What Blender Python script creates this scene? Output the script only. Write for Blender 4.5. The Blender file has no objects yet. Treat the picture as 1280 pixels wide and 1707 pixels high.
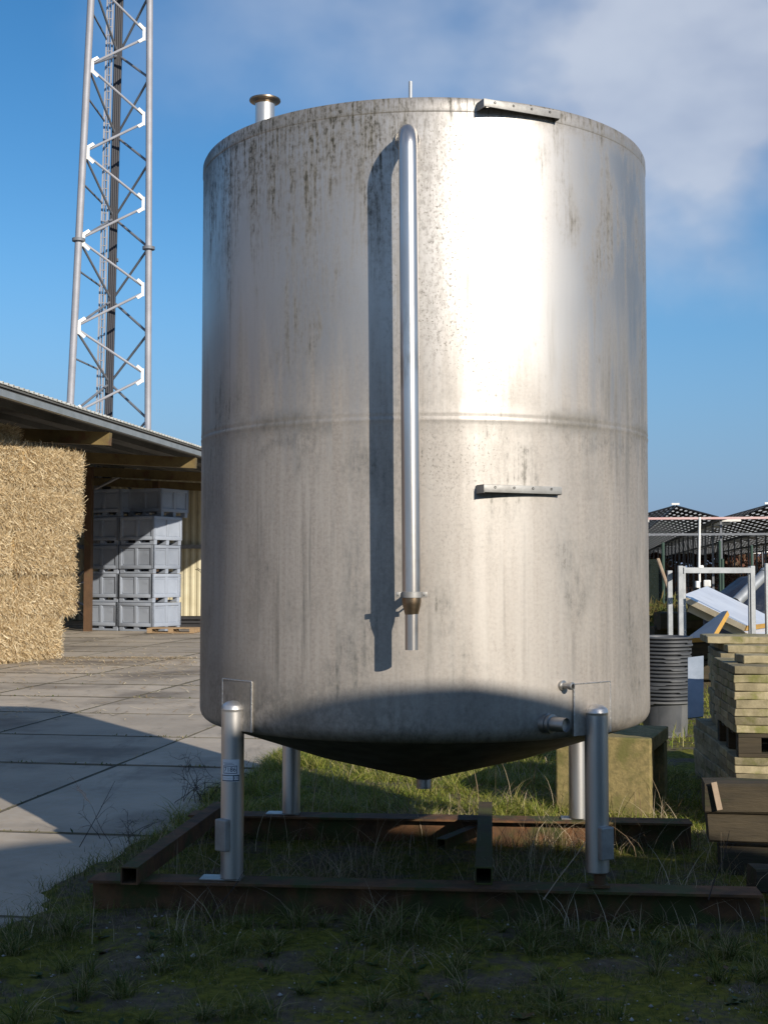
import bpy, bmesh, math, random
import numpy as np
from mathutils import Vector, Matrix, noise
random.seed(7); np.random.seed(7)
R_ = math.radians
scene = bpy.context.scene
COL = scene.collection

# ------------------------------------------------------------------ camera, sky, sun, exposure
F, EYE, HOR = 2204.0, 1.65, 958.0                 # focal length in photo pixels, eye height, horizon row
PITCH = math.atan((HOR - 853.5) / F)
SUN_EL, SUN_AZ = R_(21.5), R_(31.5)               # azimuth: to the right of straight behind the camera
SUN_DIR = Vector((math.sin(SUN_AZ)*math.cos(SUN_EL), -math.cos(SUN_AZ)*math.cos(SUN_EL), math.sin(SUN_EL)))
cam = bpy.data.cameras.new('camera'); cam.sensor_fit = 'VERTICAL'; cam.sensor_height = 36
cam.lens = 36*F/1707; cam.clip_start = .05; cam.clip_end = 4000
cam_ob = bpy.data.objects.new('camera', cam); COL.objects.link(cam_ob)
cam_ob.location = (0, 0, EYE); cam_ob.rotation_euler = (math.pi/2 + PITCH, 0, 0)
scene.camera = cam_ob
sun = bpy.data.lights.new('sun', 'SUN'); sun.energy = 4.9; sun.angle = R_(.5); sun.color = (1, .92, .80)
sun_ob = bpy.data.objects.new('sun', sun); COL.objects.link(sun_ob)
sun_ob.rotation_euler = (-SUN_DIR).to_track_quat('-Z', 'Y').to_euler()
scene.view_settings.view_transform = 'Standard'; scene.view_settings.look = 'None'
scene.view_settings.exposure = 0.15; scene.view_settings.gamma = 1
scene.cycles.max_bounces = 8; scene.cycles.transparent_max_bounces = 16
try: scene.cycles.use_denoising = True
except Exception: pass

world = bpy.data.worlds.new('World'); scene.world = world; world.use_nodes = True

class NT:
    """short-hand for building node trees"""
    def __init__(s, tree): s.t = tree; tree.nodes.clear()
    def n(s, typ, **kw):
        nd = s.t.nodes.new(typ)
        for k, v in kw.items():
            if k.startswith('i_'): nd.inputs[k[2:].replace('_', ' ')].default_value = v
            else: setattr(nd, k, v)
        return nd
    def l(s, a, b): s.t.links.new(a, b)
    def put(s, sock, v):
        if isinstance(v, bpy.types.NodeSocket): s.l(v, sock)
        else:
            if hasattr(sock.default_value, '__len__') and not hasattr(v, '__len__'): v = (v,)*len(sock.default_value)
            if hasattr(sock.default_value, '__len__') and len(sock.default_value) == 4 and len(v) == 3: v = (*v, 1)
            sock.default_value = v
    def m(s, op, a, b=0.0, c=None, clamp=False):
        nd = s.n('ShaderNodeMath', operation=op); nd.use_clamp = clamp
        s.put(nd.inputs[0], a); s.put(nd.inputs[1], b)
        if c is not None: s.put(nd.inputs[2], c)
        return nd.outputs[0]
    def vm(s, op, a, b=(0, 0, 0)):
        nd = s.n('ShaderNodeVectorMath', operation=op); s.put(nd.inputs[0], a); s.put(nd.inputs[1], b)
        return nd.outputs['Value'] if op in ('DOT_PRODUCT', 'LENGTH') else nd.outputs[0]
    def mix(s, f, a, b, blend='MIX'):
        nd = s.n('ShaderNodeMix', data_type='RGBA', blend_type=blend); nd.clamp_factor = True
        s.put(nd.inputs[0], f); s.put(nd.inputs[6], a); s.put(nd.inputs[7], b); return nd.outputs[2]
    def fmix(s, f, a, b):
        nd = s.n('ShaderNodeMix', data_type='FLOAT'); s.put(nd.inputs[0], f); s.put(nd.inputs[2], a); s.put(nd.inputs[3], b)
        return nd.outputs[0]
    def rng(s, v, a, b, c=0.0, d=1.0, smooth=True):
        nd = s.n('ShaderNodeMapRange'); nd.clamp = True
        if smooth: nd.interpolation_type = 'SMOOTHSTEP'
        s.put(nd.inputs[0], v)
        for i, x in enumerate((a, b, c, d)): s.put(nd.inputs[i+1], x)
        return nd.outputs[0]
    def noise(s, vec, scale, detail=4, rough=.55, dist=0.0):
        nd = s.n('ShaderNodeTexNoise'); s.put(nd.inputs['Vector'], vec)
        nd.inputs['Scale'].default_value = scale; nd.inputs['Detail'].default_value = detail
        nd.inputs['Roughness'].default_value = rough; nd.inputs['Distortion'].default_value = dist
        return nd.outputs[0]
    def mul(s, vec, k): return s.vm('MULTIPLY', vec, k)
    def bump(s, h, strength=.3, dist=.01, normal=None):
        nd = s.n('ShaderNodeBump'); s.put(nd.inputs['Height'], h)
        nd.inputs['Strength'].default_value = strength; nd.inputs['Distance'].default_value = dist
        if normal is not None: s.l(normal, nd.inputs['Normal'])
        return nd.outputs[0]

w = NT(world.node_tree)
sky = w.n('ShaderNodeTexSky', sky_type='NISHITA'); sky.sun_disc = False
sky.sun_elevation = SUN_EL; sky.sun_rotation = math.pi - SUN_AZ
sky.air_density = 1.0; sky.dust_density = .15; sky.ozone_density = 3.0
g = w.n('ShaderNodeTexCoord').outputs['Generated']
def sky_dir(px, py):
    return Vector(((px-640)/F, math.cos(PITCH) - math.sin(PITCH)*(853.5-py)/F, math.sin(PITCH) + math.cos(PITCH)*(853.5-py)/F)).normalized()
def cloud_lobe(px, py, size, warp):
    d = sky_dir(px, py)
    dd = w.vm('LENGTH', w.vm('SUBTRACT', warp, tuple(d)))
    return w.rng(dd, size, 0, 0, 1)
nv = w.n('ShaderNodeTexNoise'); nv.inputs['Scale'].default_value = 9; nv.inputs['Detail'].default_value = 5; w.l(g, nv.inputs['Vector'])
warp = w.vm('ADD', g, w.mul(w.vm('SUBTRACT', nv.outputs['Color'], (.5, .5, .5)), (.16, .16, .12)))
cl = w.m('ADD', w.m('MULTIPLY', cloud_lobe(1090, 150, .18, warp), 1.35), w.m('MULTIPLY', cloud_lobe(1230, 230, .14, warp), .7))
cl = w.m('ADD', cl, w.m('MULTIPLY', cloud_lobe(640, 0, .15, warp), .5))
cl = w.m('ADD', cl, w.m('MULTIPLY', cloud_lobe(330, 60, .12, warp), .22))
cl = w.m('ADD', cl, w.m('MULTIPLY', cloud_lobe(900, -200, .28, warp), .15))
wide = w.rng(w.noise(w.mul(g, (1, 1, 2.2)), 2.4, 7, .6), .38, .7)          # rest of the sky, mostly behind the camera: unseen cloud thickened as white fill
away = w.rng(w.n('ShaderNodeSeparateXYZ').outputs[1], 0, 1) if False else None
sx = w.n('ShaderNodeSeparateXYZ'); w.l(g, sx.inputs[0])
cl = w.m('ADD', cl, w.m('MULTIPLY', wide, w.rng(sx.outputs[1], .8, .2, 0, 1.0)))
puff = w.rng(w.noise(w.mul(g, (1, 1, 1.6)), 7, 4, .5), .25, .75)
cl = w.m('MULTIPLY', cl, w.m('ADD', .35, w.m('MULTIPLY', puff, .75)), clamp=True)
cloud_col = w.mix(puff, (3.0, 3.5, 4.7), (5.2, 5.6, 6.4))
up = w.rng(sx.outputs[2], 0, .5)
sat = w.n('ShaderNodeHueSaturation'); sat.inputs['Saturation'].default_value = 1.28; w.l(sky.outputs[0], sat.inputs['Color'])
low = w.rng(sx.outputs[2], .26, .0, 0, .85)                              # clear blue air down to the horizon
skyb = w.mix(low, sat.outputs[0], (1.1, 2.0, 4.1))
skyc = w.mix(w.m('MULTIPLY', cl, .8), skyb, cloud_col)
bg = w.n('ShaderNodeBackground'); bg.inputs[1].default_value = .11
w.l(skyc, bg.inputs[0])
wo = w.n('ShaderNodeOutputWorld'); w.l(bg.outputs[0], wo.inputs[0])

# ------------------------------------------------------------------ helpers
def P(px, py, y):
    """the point at world depth y seen at photo pixel (px, py)"""
    d = sky_dir(px, py); k = y/d.y
    return Vector((d.x*k, y, EYE + d.z*k))
def Gd(px, py, z=0.0):
    d = sky_dir(px, py); k = (z-EYE)/d.z
    return Vector((d.x*k, d.y*k, z))
AX = R_(9.0)                                        # the yard, barn and canopy run 9 degrees right of the view
Q = Vector((math.sin(AX), math.cos(AX), 0)); RR = Vector((math.cos(AX), -math.sin(AX), 0))
def rq(r, q, z=0.0): return RR*r + Q*q + Vector((0, 0, z))

class MB:
    def __init__(s): s.v = []; s.f = []; s.mi = []; s.sm = []
    def add(s, vs, fs, mi=0, sm=False):
        o = len(s.v); s.v.extend([tuple(v) for v in vs])
        for f in fs: s.f.append(tuple(i+o for i in f)); s.mi.append(mi); s.sm.append(sm)
        return s
    def box(s, c, size, rz=0.0, mi=0, bev=0.0, M=None):
        h = Vector(size)/2; M = M or Matrix.Rotation(rz, 3, 'Z'); c = Vector(c)
        if bev <= 0:
            vs = [M @ Vector((x*h.x, y*h.y, z*h.z)) + c for x in (-1, 1) for y in (-1, 1) for z in (-1, 1)]
            s.add(vs, [(0, 1, 3, 2), (4, 6, 7, 5), (0, 4, 5, 1), (2, 3, 7, 6), (0, 2, 6, 4), (1, 5, 7, 3)], mi)
        else:
            bm = bmesh.new(); bmesh.ops.create_cube(bm, size=1)
            for v in bm.verts: v.co = Vector((v.co.x*size[0], v.co.y*size[1], v.co.z*size[2]))
            bmesh.ops.bevel(bm, geom=bm.edges[:], offset=bev, segments=2, affect='EDGES', profile=.5)
            bm.verts.index_update()
            s.add([M @ v.co + c for v in bm.verts], [[v.index for v in f.verts] for f in bm.faces], mi); bm.free()
        return s
    def bar(s, a, b, wdt, hgt, mi=0, bev=0.0, up=(0, 0, 1)):
        a = Vector(a); b = Vector(b); y = (b-a); L = y.length; y.normalize()
        x = y.cross(Vector(up)); x.normalize(); z = x.cross(y)
        return s.box((a+b)/2, (wdt, L, hgt), M=Matrix((x, y, z)).transposed(), mi=mi, bev=bev)
    def tube(s, pts, r, n=10, mi=0, cap=True):
        pts = [Vector(p) for p in pts]; rs = r if hasattr(r, '__len__') else [r]*len(pts)
        t0 = (pts[1]-pts[0]).normalized(); nrm = t0.orthogonal().normalized(); vs = []
        for i, p in enumerate(pts):
            t = (pts[min(i+1, len(pts)-1)]-pts[max(i-1, 0)]).normalized()
            nrm = (nrm - t*nrm.dot(t)).normalized(); b = t.cross(nrm)
            for k in range(n):
                a = 2*math.pi*k/n; vs.append(p + (nrm*math.cos(a)+b*math.sin(a))*rs[i])
        fs = [(i*n+k, i*n+(k+1) % n, (i+1)*n+(k+1) % n, (i+1)*n+k) for i in range(len(pts)-1) for k in range(n)]
        s.add(vs, fs, mi, True)
        if cap:
            o = len(s.v)-len(vs)
            for base in (0, (len(pts)-1)*n):
                f = [o+base+k for k in range(n)]
                s.f.append(tuple(f if base else f[::-1])); s.mi.append(mi); s.sm.append(False)
        return s
    def lathe(s, prof, n=48, c=(0, 0, 0), mi=0, sm=True, M=None):
        c = Vector(c); M = M or Matrix.Identity(3); vs = []
        for (r, z) in prof:
            for k in range(n):
                a = 2*math.pi*k/n; vs.append(M @ Vector((r*math.cos(a), r*math.sin(a), z)) + c)
        fs = [(i*n+k, i*n+(k+1) % n, (i+1)*n+(k+1) % n, (i+1)*n+k) for i in range(len(prof)-1) for k in range(n)]
        s.add(vs, fs, mi, sm); return s
    def extrude(s, poly, vec, mi=0):
        """a closed polygon of points pushed along vec"""
        n = len(poly); vec = Vector(vec)
        vs = [Vector(p) for p in poly] + [Vector(p)+vec for p in poly]
        fs = [tuple(range(n))[::-1], tuple(range(n, 2*n))] + [(i, (i+1) % n, n+(i+1) % n, n+i) for i in range(n)]
        s.add(vs, fs, mi); return s
    def build(s, name, mats, parent=None, origin=(0, 0, 0), fix=True, loc=None):
        me = bpy.data.meshes.new(name); o = Vector(origin)
        me.from_pydata([(v[0]-o.x, v[1]-o.y, v[2]-o.z) for v in s.v], [], s.f)
        if not isinstance(mats, (list, tuple)): mats = [mats]
        for m in mats: me.materials.append(m)
        me.polygons.foreach_set('material_index', s.mi); me.polygons.foreach_set('use_smooth', s.sm)
        if fix:
            bm = bmesh.new(); bm.from_mesh(me); bmesh.ops.recalc_face_normals(bm, faces=bm.faces); bm.to_mesh(me); bm.free()
        if any(s.sm): me.set_sharp_from_angle(angle=R_(38))
        me.update()
        ob = bpy.data.objects.new(name, me); COL.objects.link(ob)
        if parent is not None: ob.parent = parent
        elif loc is not None: ob.location = loc
        return ob
def tag(o, label=None, cat=None, group=None, kind=None):
    if cat and not kind: kind = 'thing'
    for k, v in (('label', label), ('category', cat), ('group', group), ('kind', kind)):
        if v: o[k] = v
    return o
def thing(name, label, cat, loc=(0, 0, 0), rz=0.0, group=None):
    o = bpy.data.objects.new(name, None); COL.objects.link(o); o.location = loc; o.rotation_euler = (0, 0, rz)
    o.empty_display_size = .2
    return tag(o, label, cat, group)
def dup(root, loc=None, rz=None, label=None, group=None):
    def cp(o, par):
        c = o.copy(); COL.objects.link(c)
        if par is not None: c.parent = par
        for ch in list(o.children): cp(ch, c)
        return c
    c = cp(root, None)
    if loc is not None: c.location = loc
    if rz is not None: c.rotation_euler = (0, 0, rz)
    return tag(c, label, None, group)
def mesh_np(name, V, Fq, mat, parent=None, n=4):
    """one mesh from numpy vertices and faces of n corners"""
    me = bpy.data.meshes.new(name); me.vertices.add(len(V)); me.vertices.foreach_set('co', np.asarray(V, dtype=np.float32).ravel())
    k = len(Fq); me.loops.add(k*n); me.polygons.add(k)
    me.loops.foreach_set('vertex_index', np.asarray(Fq, dtype=np.int32).ravel())
    me.polygons.foreach_set('loop_start', np.arange(0, k*n, n, dtype=np.int32))
    me.materials.append(mat); me.update(calc_edges=True); me.validate()
    ob = bpy.data.objects.new(name, me); COL.objects.link(ob)
    if parent is not None: ob.parent = parent
    return ob
ORD = ['first', 'second', 'third', 'fourth', 'fifth', 'sixth', 'seventh', 'eighth', 'ninth', 'tenth', 'eleventh', 'twelfth',
       'thirteenth', 'fourteenth', 'fifteenth', 'sixteenth', 'seventeenth']

# ------------------------------------------------------------------ materials
def new_mat(name):
    m = bpy.data.materials.new(name); m.use_nodes = True; t = NT(m.node_tree)
    out = t.n('ShaderNodeOutputMaterial'); b = t.n('ShaderNodeBsdfPrincipled'); t.l(b.outputs[0], out.inputs[0])
    return m, t, b, out
def coords(t, vary=True):
    o = t.n('ShaderNodeTexCoord').outputs['Object']
    if not vary: return o
    return t.vm('ADD', o, t.mul(t.n('ShaderNodeObjectInfo').outputs['Random'], (37, 61, 83)))
def surf(name, c1, c2, scale=6, rough=.7, metal=0.0, c3=None, s3=2.0, lo3=.55, hi3=.7, bump=.2, bscale=None, bdist=.01, stretch=(1, 1, 1), rvar=.1, spec=.4, tint=0.0):
    """two-tone noise, an optional third tone in patches, and a bump"""
    m, t, b, _ = new_mat(name); co = t.mul(coords(t), stretch)
    n1 = t.noise(co, scale, 6, .6); col = t.mix(t.rng(n1, .32, .68), c1, c2)
    if c3: col = t.mix(t.rng(t.noise(co, s3, 6, .65), lo3, hi3), col, c3)
    if tint:
        hv = t.n('ShaderNodeHueSaturation'); t.put(hv.inputs['Value'], t.m('ADD', 1-tint, t.m('MULTIPLY', t.n('ShaderNodeObjectInfo').outputs['Random'], 2*tint)))
        t.l(col, hv.inputs['Color']); col = hv.outputs[0]
    t.l(col, b.inputs['Base Color'])
    t.put(b.inputs['Roughness'], t.m('ADD', rough-rvar/2, t.m('MULTIPLY', n1, rvar)))
    b.inputs['Metallic'].default_value = metal; b.inputs['Specular IOR Level'].default_value = spec
    if bump: t.l(t.bump(t.noise(co, bscale or scale*4, 5, .65), bump, bdist), b.inputs['Normal'])
    return m
def blades(name, cols, rough=.6, trans=.25):
    
    """each blade, straw or leaf takes its own tone"""
    m, t, b, out = new_mat(name)
    rp = t.n('ShaderNodeNewGeometry').outputs['Random Per Island']
    cr = t.n('ShaderNodeValToRGB'); t.l(rp, cr.inputs[0]); e = cr.color_ramp.elements
    e[0].color = (*cols[0], 1); e[1].color = (*cols[-1], 1)
    for i, c in enumerate(cols[1:-1]):
        x = e.new((i+1)/(len(cols)-1)); x.color = (*c, 1)
    t.l(cr.outputs[0], b.inputs['Base Color']); b.inputs['Roughness'].default_value = rough; b.inputs['Specular IOR Level'].default_value = .25
    if trans:
        tr = t.n('ShaderNodeBsdfTranslucent'); t.l(cr.outputs[0], tr.inputs[0])
        mx = t.n('ShaderNodeMixShader'); mx.inputs[0].default_value = trans
        t.l(b.outputs[0], mx.inputs[1]); t.l(tr.outputs[0], mx.inputs[2]); t.l(mx.outputs[0], out.inputs[0])
    return m

def tank_steel():
    m, t, b, out = new_mat('weathered stainless shell')
    co = t.n('ShaderNodeTexCoord').outputs['Object']; s = t.n('ShaderNodeSeparateXYZ'); t.l(co, s.inputs[0])
    ang = t.m('ARCTAN2', s.outputs[0], t.m('MULTIPLY', s.outputs[1], -1)); z = s.outputs[2]
    arc = t.m('MULTIPLY', ang, 1.2)
    def uv(ku, kz, off=0.0):
        c = t.n('ShaderNodeCombineXYZ'); t.put(c.inputs[0], t.m('MULTIPLY', arc, ku)); t.put(c.inputs[1], t.m('MULTIPLY', z, kz)); c.inputs[2].default_value = off
        return c.outputs[0]
    streak = t.noise(uv(9, .55), 1, 5, .6); fine = t.noise(uv(38, 1.6, 3), 1, 4, .6); finger = t.noise(uv(5.5, .35, 7), 1, 4, .6)
    blot = t.noise(uv(2.2, 2.2, 11), 1, 6, .62); grain = t.noise(uv(60, 60, 5), 1, 5, .7); speck = t.noise(uv(40, 24, 8), 1, 7, .75); vfine = t.noise(uv(75, 5, 31), 1, 5, .7)
    # dust film: strong on the lower course, thinning upwards in fingers
    edge = t.m('ADD', t.m('ADD', z, t.m('MULTIPLY', t.m('SUBTRACT', finger, .5), 2.1)), t.m('MULTIPLY', t.m('SUBTRACT', fine, .5), .5))
    film = t.rng(edge, 2.95, 2.25, 0.0, 1.0)
    fvert = t.noise(uv(7.5, .4, 13), 1, 5, .6)
    film = t.m('MULTIPLY', film, t.m('ADD', .68, t.m('MULTIPLY', t.rng(fvert, .3, .7), .32)), clamp=True)
    film = t.m('ADD', film, t.m('MULTIPLY', t.m('SUBTRACT', speck, .5), .22), clamp=True)
    film = t.m('ADD', film, t.m('MULTIPLY', t.rng(blot, .5, .7), .10), clamp=True)
    film = t.m('ADD', film, t.m('MULTIPLY', t.rng(ang, .2, -.5), .22), clamp=True)
    left = t.rng(ang, .15, -.35)
    # run-off streaks from the top edge, mostly on the left half, and patches down the middle behind the pipe
    drop = t.m('SUBTRACT', 3.86, z)
    ln = t.m('MULTIPLY', t.rng(streak, .36, .72, .05, 1.5), t.m('ADD', .22, t.m('MULTIPLY', left, .75)))
    run = t.m('MULTIPLY', t.rng(t.m('DIVIDE', drop, ln), .25, 1.1, 1, 0), t.rng(fine, .3, .62))
    run = t.m('MULTIPLY', t.m('MULTIPLY', run, t.rng(t.m('ADD', t.m('MULTIPLY', vfine, .6), t.m('MULTIPLY', speck, .4)), .38, .58, .25, 1)), 1.15, clamp=True)
    topband = t.m('MULTIPLY', t.rng(drop, .16, .07), t.rng(t.m('ADD', t.m('MULTIPLY', blot, .4), t.m('MULTIPLY', speck, .6)), .36, .58, .12, .85))
    topband = t.m('MULTIPLY', topband, t.m('ADD', .7, t.m('MULTIPLY', left, .3)))
    midb = t.m('MULTIPLY', t.rng(t.m('ABSOLUTE', t.m('SUBTRACT', ang, t.m('ADD', -.05, t.m('MULTIPLY', t.m('SUBTRACT', finger, .5), .2)))), .3, .03), t.rng(speck, .42, .64))
    midb = t.m('MULTIPLY', midb, t.m('MULTIPLY', t.rng(z, 2.0, 2.5), .62))
    spots = t.m('MULTIPLY', t.rng(speck, .57, .68), t.rng(blot, .42, .6))
    corner = t.m('MULTIPLY', t.rng(ang, -.95, -1.22), t.rng(t.m('ADD', drop, t.m('MULTIPLY', t.m('SUBTRACT', fine, .5), .9)), .42, .12))
    low = t.m('MULTIPLY', t.rng(t.m('ADD', z, t.m('MULTIPLY', ang, .1)), 1.22, .92), t.rng(t.m('ADD', blot, t.m('MULTIPLY', speck, .6)), .66, .9))
    seam = t.m('MULTIPLY', t.rng(t.m('ABSOLUTE', t.m('SUBTRACT', z, 2.37)), .10, .015), t.rng(t.m('ADD', blot, t.m('MULTIPLY', fine, .4)), .6, .82))
    rstreak = t.m('MULTIPLY', t.m('MULTIPLY', t.rng(ang, .1, .6), t.rng(streak, .5, .66)), t.m('MULTIPLY', t.rng(t.m('ABSOLUTE', t.m('SUBTRACT', z, 2.45)), .75, .1), .5))
    grime = t.m('MULTIPLY', t.m('MULTIPLY', t.rng(ang, .35, -.3), t.rng(t.m('ADD', drop, t.m('MULTIPLY', t.m('SUBTRACT', streak, .5), -2.0)), .95, .08)), t.rng(t.m('ADD', t.m('MULTIPLY', vfine, .5), t.m('MULTIPLY', speck, .5)), .38, .6))
    # lichen specks either side of the pipe, and blots just under the middle seam
    pspeck = t.m('MULTIPLY', t.m('MULTIPLY', t.rng(t.m('ABSOLUTE', t.m('SUBTRACT', ang, .06)), .55, .1), t.rng(t.noise(uv(85, 60, 41), 1, 6, .75), .5, .62)), t.m('MULTIPLY', t.rng(blot, .34, .52), t.rng(z, 1.3, 2.2)))
    sblot = t.m('MULTIPLY', t.m('MULTIPLY', t.rng(t.m('ABSOLUTE', t.m('SUBTRACT', z, 2.30)), .17, .02), t.rng(t.noise(uv(4.2, 5, 47), 1, 5, .6), .5, .62)), t.rng(t.m('ADD', t.m('MULTIPLY', speck, .6), t.m('MULTIPLY', vfine, .4)), .36, .58))
    wash = t.m('MULTIPLY', t.m('MULTIPLY', t.rng(t.noise(uv(3.6, .8, 53), 1, 6, .65), .42, .62), t.rng(ang, .3, -.2)), t.m('MULTIPLY', t.rng(drop, 1.7, .2), t.rng(t.m('ADD', t.m('MULTIPLY', vfine, .6), t.m('MULTIPLY', speck, .4)), .36, .6)))
    stain = t.m('MULTIPLY', t.rng(t.noise(uv(2.4, 1.1, 21), 1, 6, .65), .47, .62), t.rng(t.m('ADD', fine, t.m('MULTIPLY', speck, .6)), .6, 1.0))
    drip = t.m('MULTIPLY', t.rng(t.noise(uv(14, .45, 17), 1, 4, .6), .56, .72), t.rng(t.noise(uv(3, .9, 23), 1, 4), .42, .62))
    dirt = run
    for x, k in ((midb, 1), (spots, .45), (corner, 1), (low, .8), (seam, .8), (rstreak, 1.3), (stain, .9), (drip, .8), (topband, 1), (grime, 1.15), (pspeck, .9), (sblot, .6), (wash, .85)):
        dirt = t.m('MAXIMUM', dirt, t.m('MULTIPLY', x, k))
    plate = t.rng(t.m('ADD', ang, t.m('MULTIPLY', t.rng(z, 2.36, 2.38, 0, .0), 1)), -.951, -.949, 0, 1)
    vseam = t.rng(t.m('ABSOLUTE', t.m('ADD', ang, .95)), .006, .002)
    steel = t.mix(t.rng(t.noise(uv(1.1, .7, 2), 1, 3), .3, .7), (.45, .43, .41), (.57, .55, .525))
    steel = t.mix(t.m('MULTIPLY', plate, .16), steel, (.48, .44, .40)); steel = t.mix(t.m('MULTIPLY', vseam, .35), steel, (.25, .23, .21))
    steel = t.mix(t.m('MULTIPLY', t.rng(fine, .4, .7), .10), steel, (.40, .38, .36))
    t.l(steel, b.inputs['Base Color']); b.inputs['Metallic'].default_value = 1
    ro = t.m('ADD', t.fmix(plate, .24, .33), t.m('MULTIPLY', blot, .10)); ro = t.m('ADD', ro, t.m('MULTIPLY', film, .12)); t.l(ro, b.inputs['Roughness'])
    bmp = t.bump(t.m('ADD', t.m('MULTIPLY', grain, .4), t.m('MULTIPLY', t.noise(uv(2.3, 1.4, 4), 1, 2), 1.2)), .10, .004); t.l(bmp, b.inputs['Normal'])
    d = t.n('ShaderNodeBsdfPrincipled'); d.inputs['Roughness'].default_value = .6; d.inputs['Specular IOR Level'].default_value = .28
    fc = t.mix(t.rng(grain, .35, .7), (.35, .305, .26), (.24, .205, .17)); fc = t.mix(t.rng(fine, .38, .66, 0, .5), fc, (.42, .385, .34))
    dc = t.mix(t.rng(speck, .4, .62), (.12, .108, .08), (.036, .035, .026))
    t.l(t.mix(t.m('MULTIPLY', dirt, .9), fc, dc), d.inputs['Base Color']); t.l(t.bump(grain, .15, .003), d.inputs['Normal'])
    mx = t.n('ShaderNodeMixShader'); t.put(mx.inputs[0], t.m('MAXIMUM', t.m('MULTIPLY', film, .70), t.m('MULTIPLY', dirt, .92), clamp=True))
    b2 = t.n('ShaderNodeBsdfPrincipled'); b2.inputs['Metallic'].default_value = 1; t.l(steel, b2.inputs['Base Color']); t.l(bmp, b2.inputs['Normal'])
    t.put(b2.inputs['Roughness'], t.m('ADD', .54, t.m('MULTIPLY', blot, .08)))
    ms = t.n('ShaderNodeMixShader'); t.put(ms.inputs[0], t.fmix(plate, .5, .68)); t.l(b.outputs[0], ms.inputs[1]); t.l(b2.outputs[0], ms.inputs[2])
    t.l(ms.outputs[0], mx.inputs[1]); t.l(d.outputs[0], mx.inputs[2]); t.l(mx.outputs[0], out.inputs[0])
    return m
M = {}
M['shell'] = tank_steel()
M['steel'] = surf('stainless pipe', (.64, .63, .62), (.55, .53, .51), 7, .40, .86, c3=(.40, .37, .33), s3=9, lo3=.56, hi3=.74, bump=.05, stretch=(1, 1, .25))
M['pipe'] = surf('stainless downpipe', (.66, .64, .62), (.55, .52, .49), 7, .30, .93, c3=(.38, .34, .29), s3=9, lo3=.52, hi3=.7, bump=.05, stretch=(1, 1, .25))
M['steel_dull'] = surf('dull stainless', (.46, .45, .43), (.35, .34, .33), 9, .46, 1.0, c3=(.22, .20, .18), s3=5, bump=.08)
M['weld'] = surf('bright weld', (.75, .73, .70), (.5, .48, .45), 60, .35, .9, bump=.4, bscale=120)
M['heat'] = surf('heat tinted steel', (.33, .25, .17), (.24, .17, .11), 14, .38, 1.0, bump=.05)
M['lug'] = surf('grey lug steel', (.36, .355, .34), (.27, .26, .245), 12, .55, .5, c3=(.28, .25, .22), bump=.1)
M['rimdirt'] = surf('dirty rim', (.42, .41, .38), (.26, .25, .21), 16, .5, .5, c3=(.07, .07, .045), s3=7, lo3=.52, hi3=.68, bump=.15)
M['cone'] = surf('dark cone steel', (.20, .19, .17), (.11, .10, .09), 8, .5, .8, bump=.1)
M['black'] = surf('black rubber', (.02, .02, .022), (.03, .03, .032), 8, .6, bump=.05)
M['hole'] = surf('hollow dark', (.012, .011, .010), (.018, .016, .014), 8, .9, bump=0)
M['paper'] = surf('grey sticker', (.72, .74, .77), (.66, .68, .71), 20, .45, bump=0)
M['ink'] = surf('navy ink', (.02, .035, .07), (.025, .04, .08), 20, .5, bump=0)
M['rust'] = surf('rusty beam', (.17, .080, .034), (.075, .042, .022), 9, .85, .0, c3=(.060, .068, .018), s3=3.2, lo3=.46, hi3=.62, bump=.35, bdist=.006)
M['rust_moss'] = surf('mossy rusty tube', (.10, .068, .034), (.06, .048, .022), 9, .85, .1, c3=(.075, .080, .020), s3=4, lo3=.42, hi3=.6, bump=.35, bdist=.006)
M['galv'] = surf('galvanised steel', (.37, .385, .40), (.28, .295, .31), 10, .48, .45, bump=.05)
M['mast'] = surf('galvanised mast', (.35, .35, .375), (.30, .30, .325), 2, .6, .25, bump=0)
M['mast_dark'] = surf('mast bracing', (.20, .21, .23), (.16, .17, .19), 2, .6, .2, bump=0)
M['gusset'] = surf('white gusset', (.85, .84, .80), (.75, .74, .70), 8, .4, .0, bump=0)
M['cable'] = surf('black cable', (.020, .021, .028), (.03, .03, .038), 3, .6, bump=0)
M['fascia'] = surf('zinc fascia', (.30, .32, .325), (.24, .26, .265), 3, .55, .3, c3=(.25, .27, .26), bump=.03)
M['rooftop'] = surf('pale roof sheet', (.50, .50, .47), (.38, .38, .35), 2, .6, .0, bump=.05)
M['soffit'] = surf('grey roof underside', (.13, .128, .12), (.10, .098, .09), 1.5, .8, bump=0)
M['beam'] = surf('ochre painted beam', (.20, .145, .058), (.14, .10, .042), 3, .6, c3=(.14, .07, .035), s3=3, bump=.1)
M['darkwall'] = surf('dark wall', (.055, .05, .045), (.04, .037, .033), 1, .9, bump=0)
M['claddy'] = surf('beige cladding', (.56, .51, .36), (.48, .43, .29), 1.5, .55, c3=(.42, .38, .28), bump=0)
M['post'] = surf('rusty post', (.12, .066, .034), (.085, .048, .026), 4, .75, c3=(.15, .11, .045), bump=.1)
M['crate'] = surf('grey plastic', (.32, .355, .415), (.27, .30, .355), 1.3, .5, c3=(.42, .44, .47), s3=2.5, lo3=.6, hi3=.8, bump=.03, tint=.15)
M['wood'] = surf('pallet wood', (.36, .25, .14), (.26, .17, .095), 5, .8, bump=.2, stretch=(1, 8, 8))
M['oldwood'] = surf('old timber', (.066, .050, .028), (.026, .021, .014), 4, .85, c3=(.055, .058, .02), s3=4, lo3=.5, hi3=.7, bump=.6, bscale=18, stretch=(.25, 3, 3))
M['lath'] = surf('pale lath', (.36, .27, .19), (.28, .2, .13), 12, .8, bump=.2)
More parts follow.
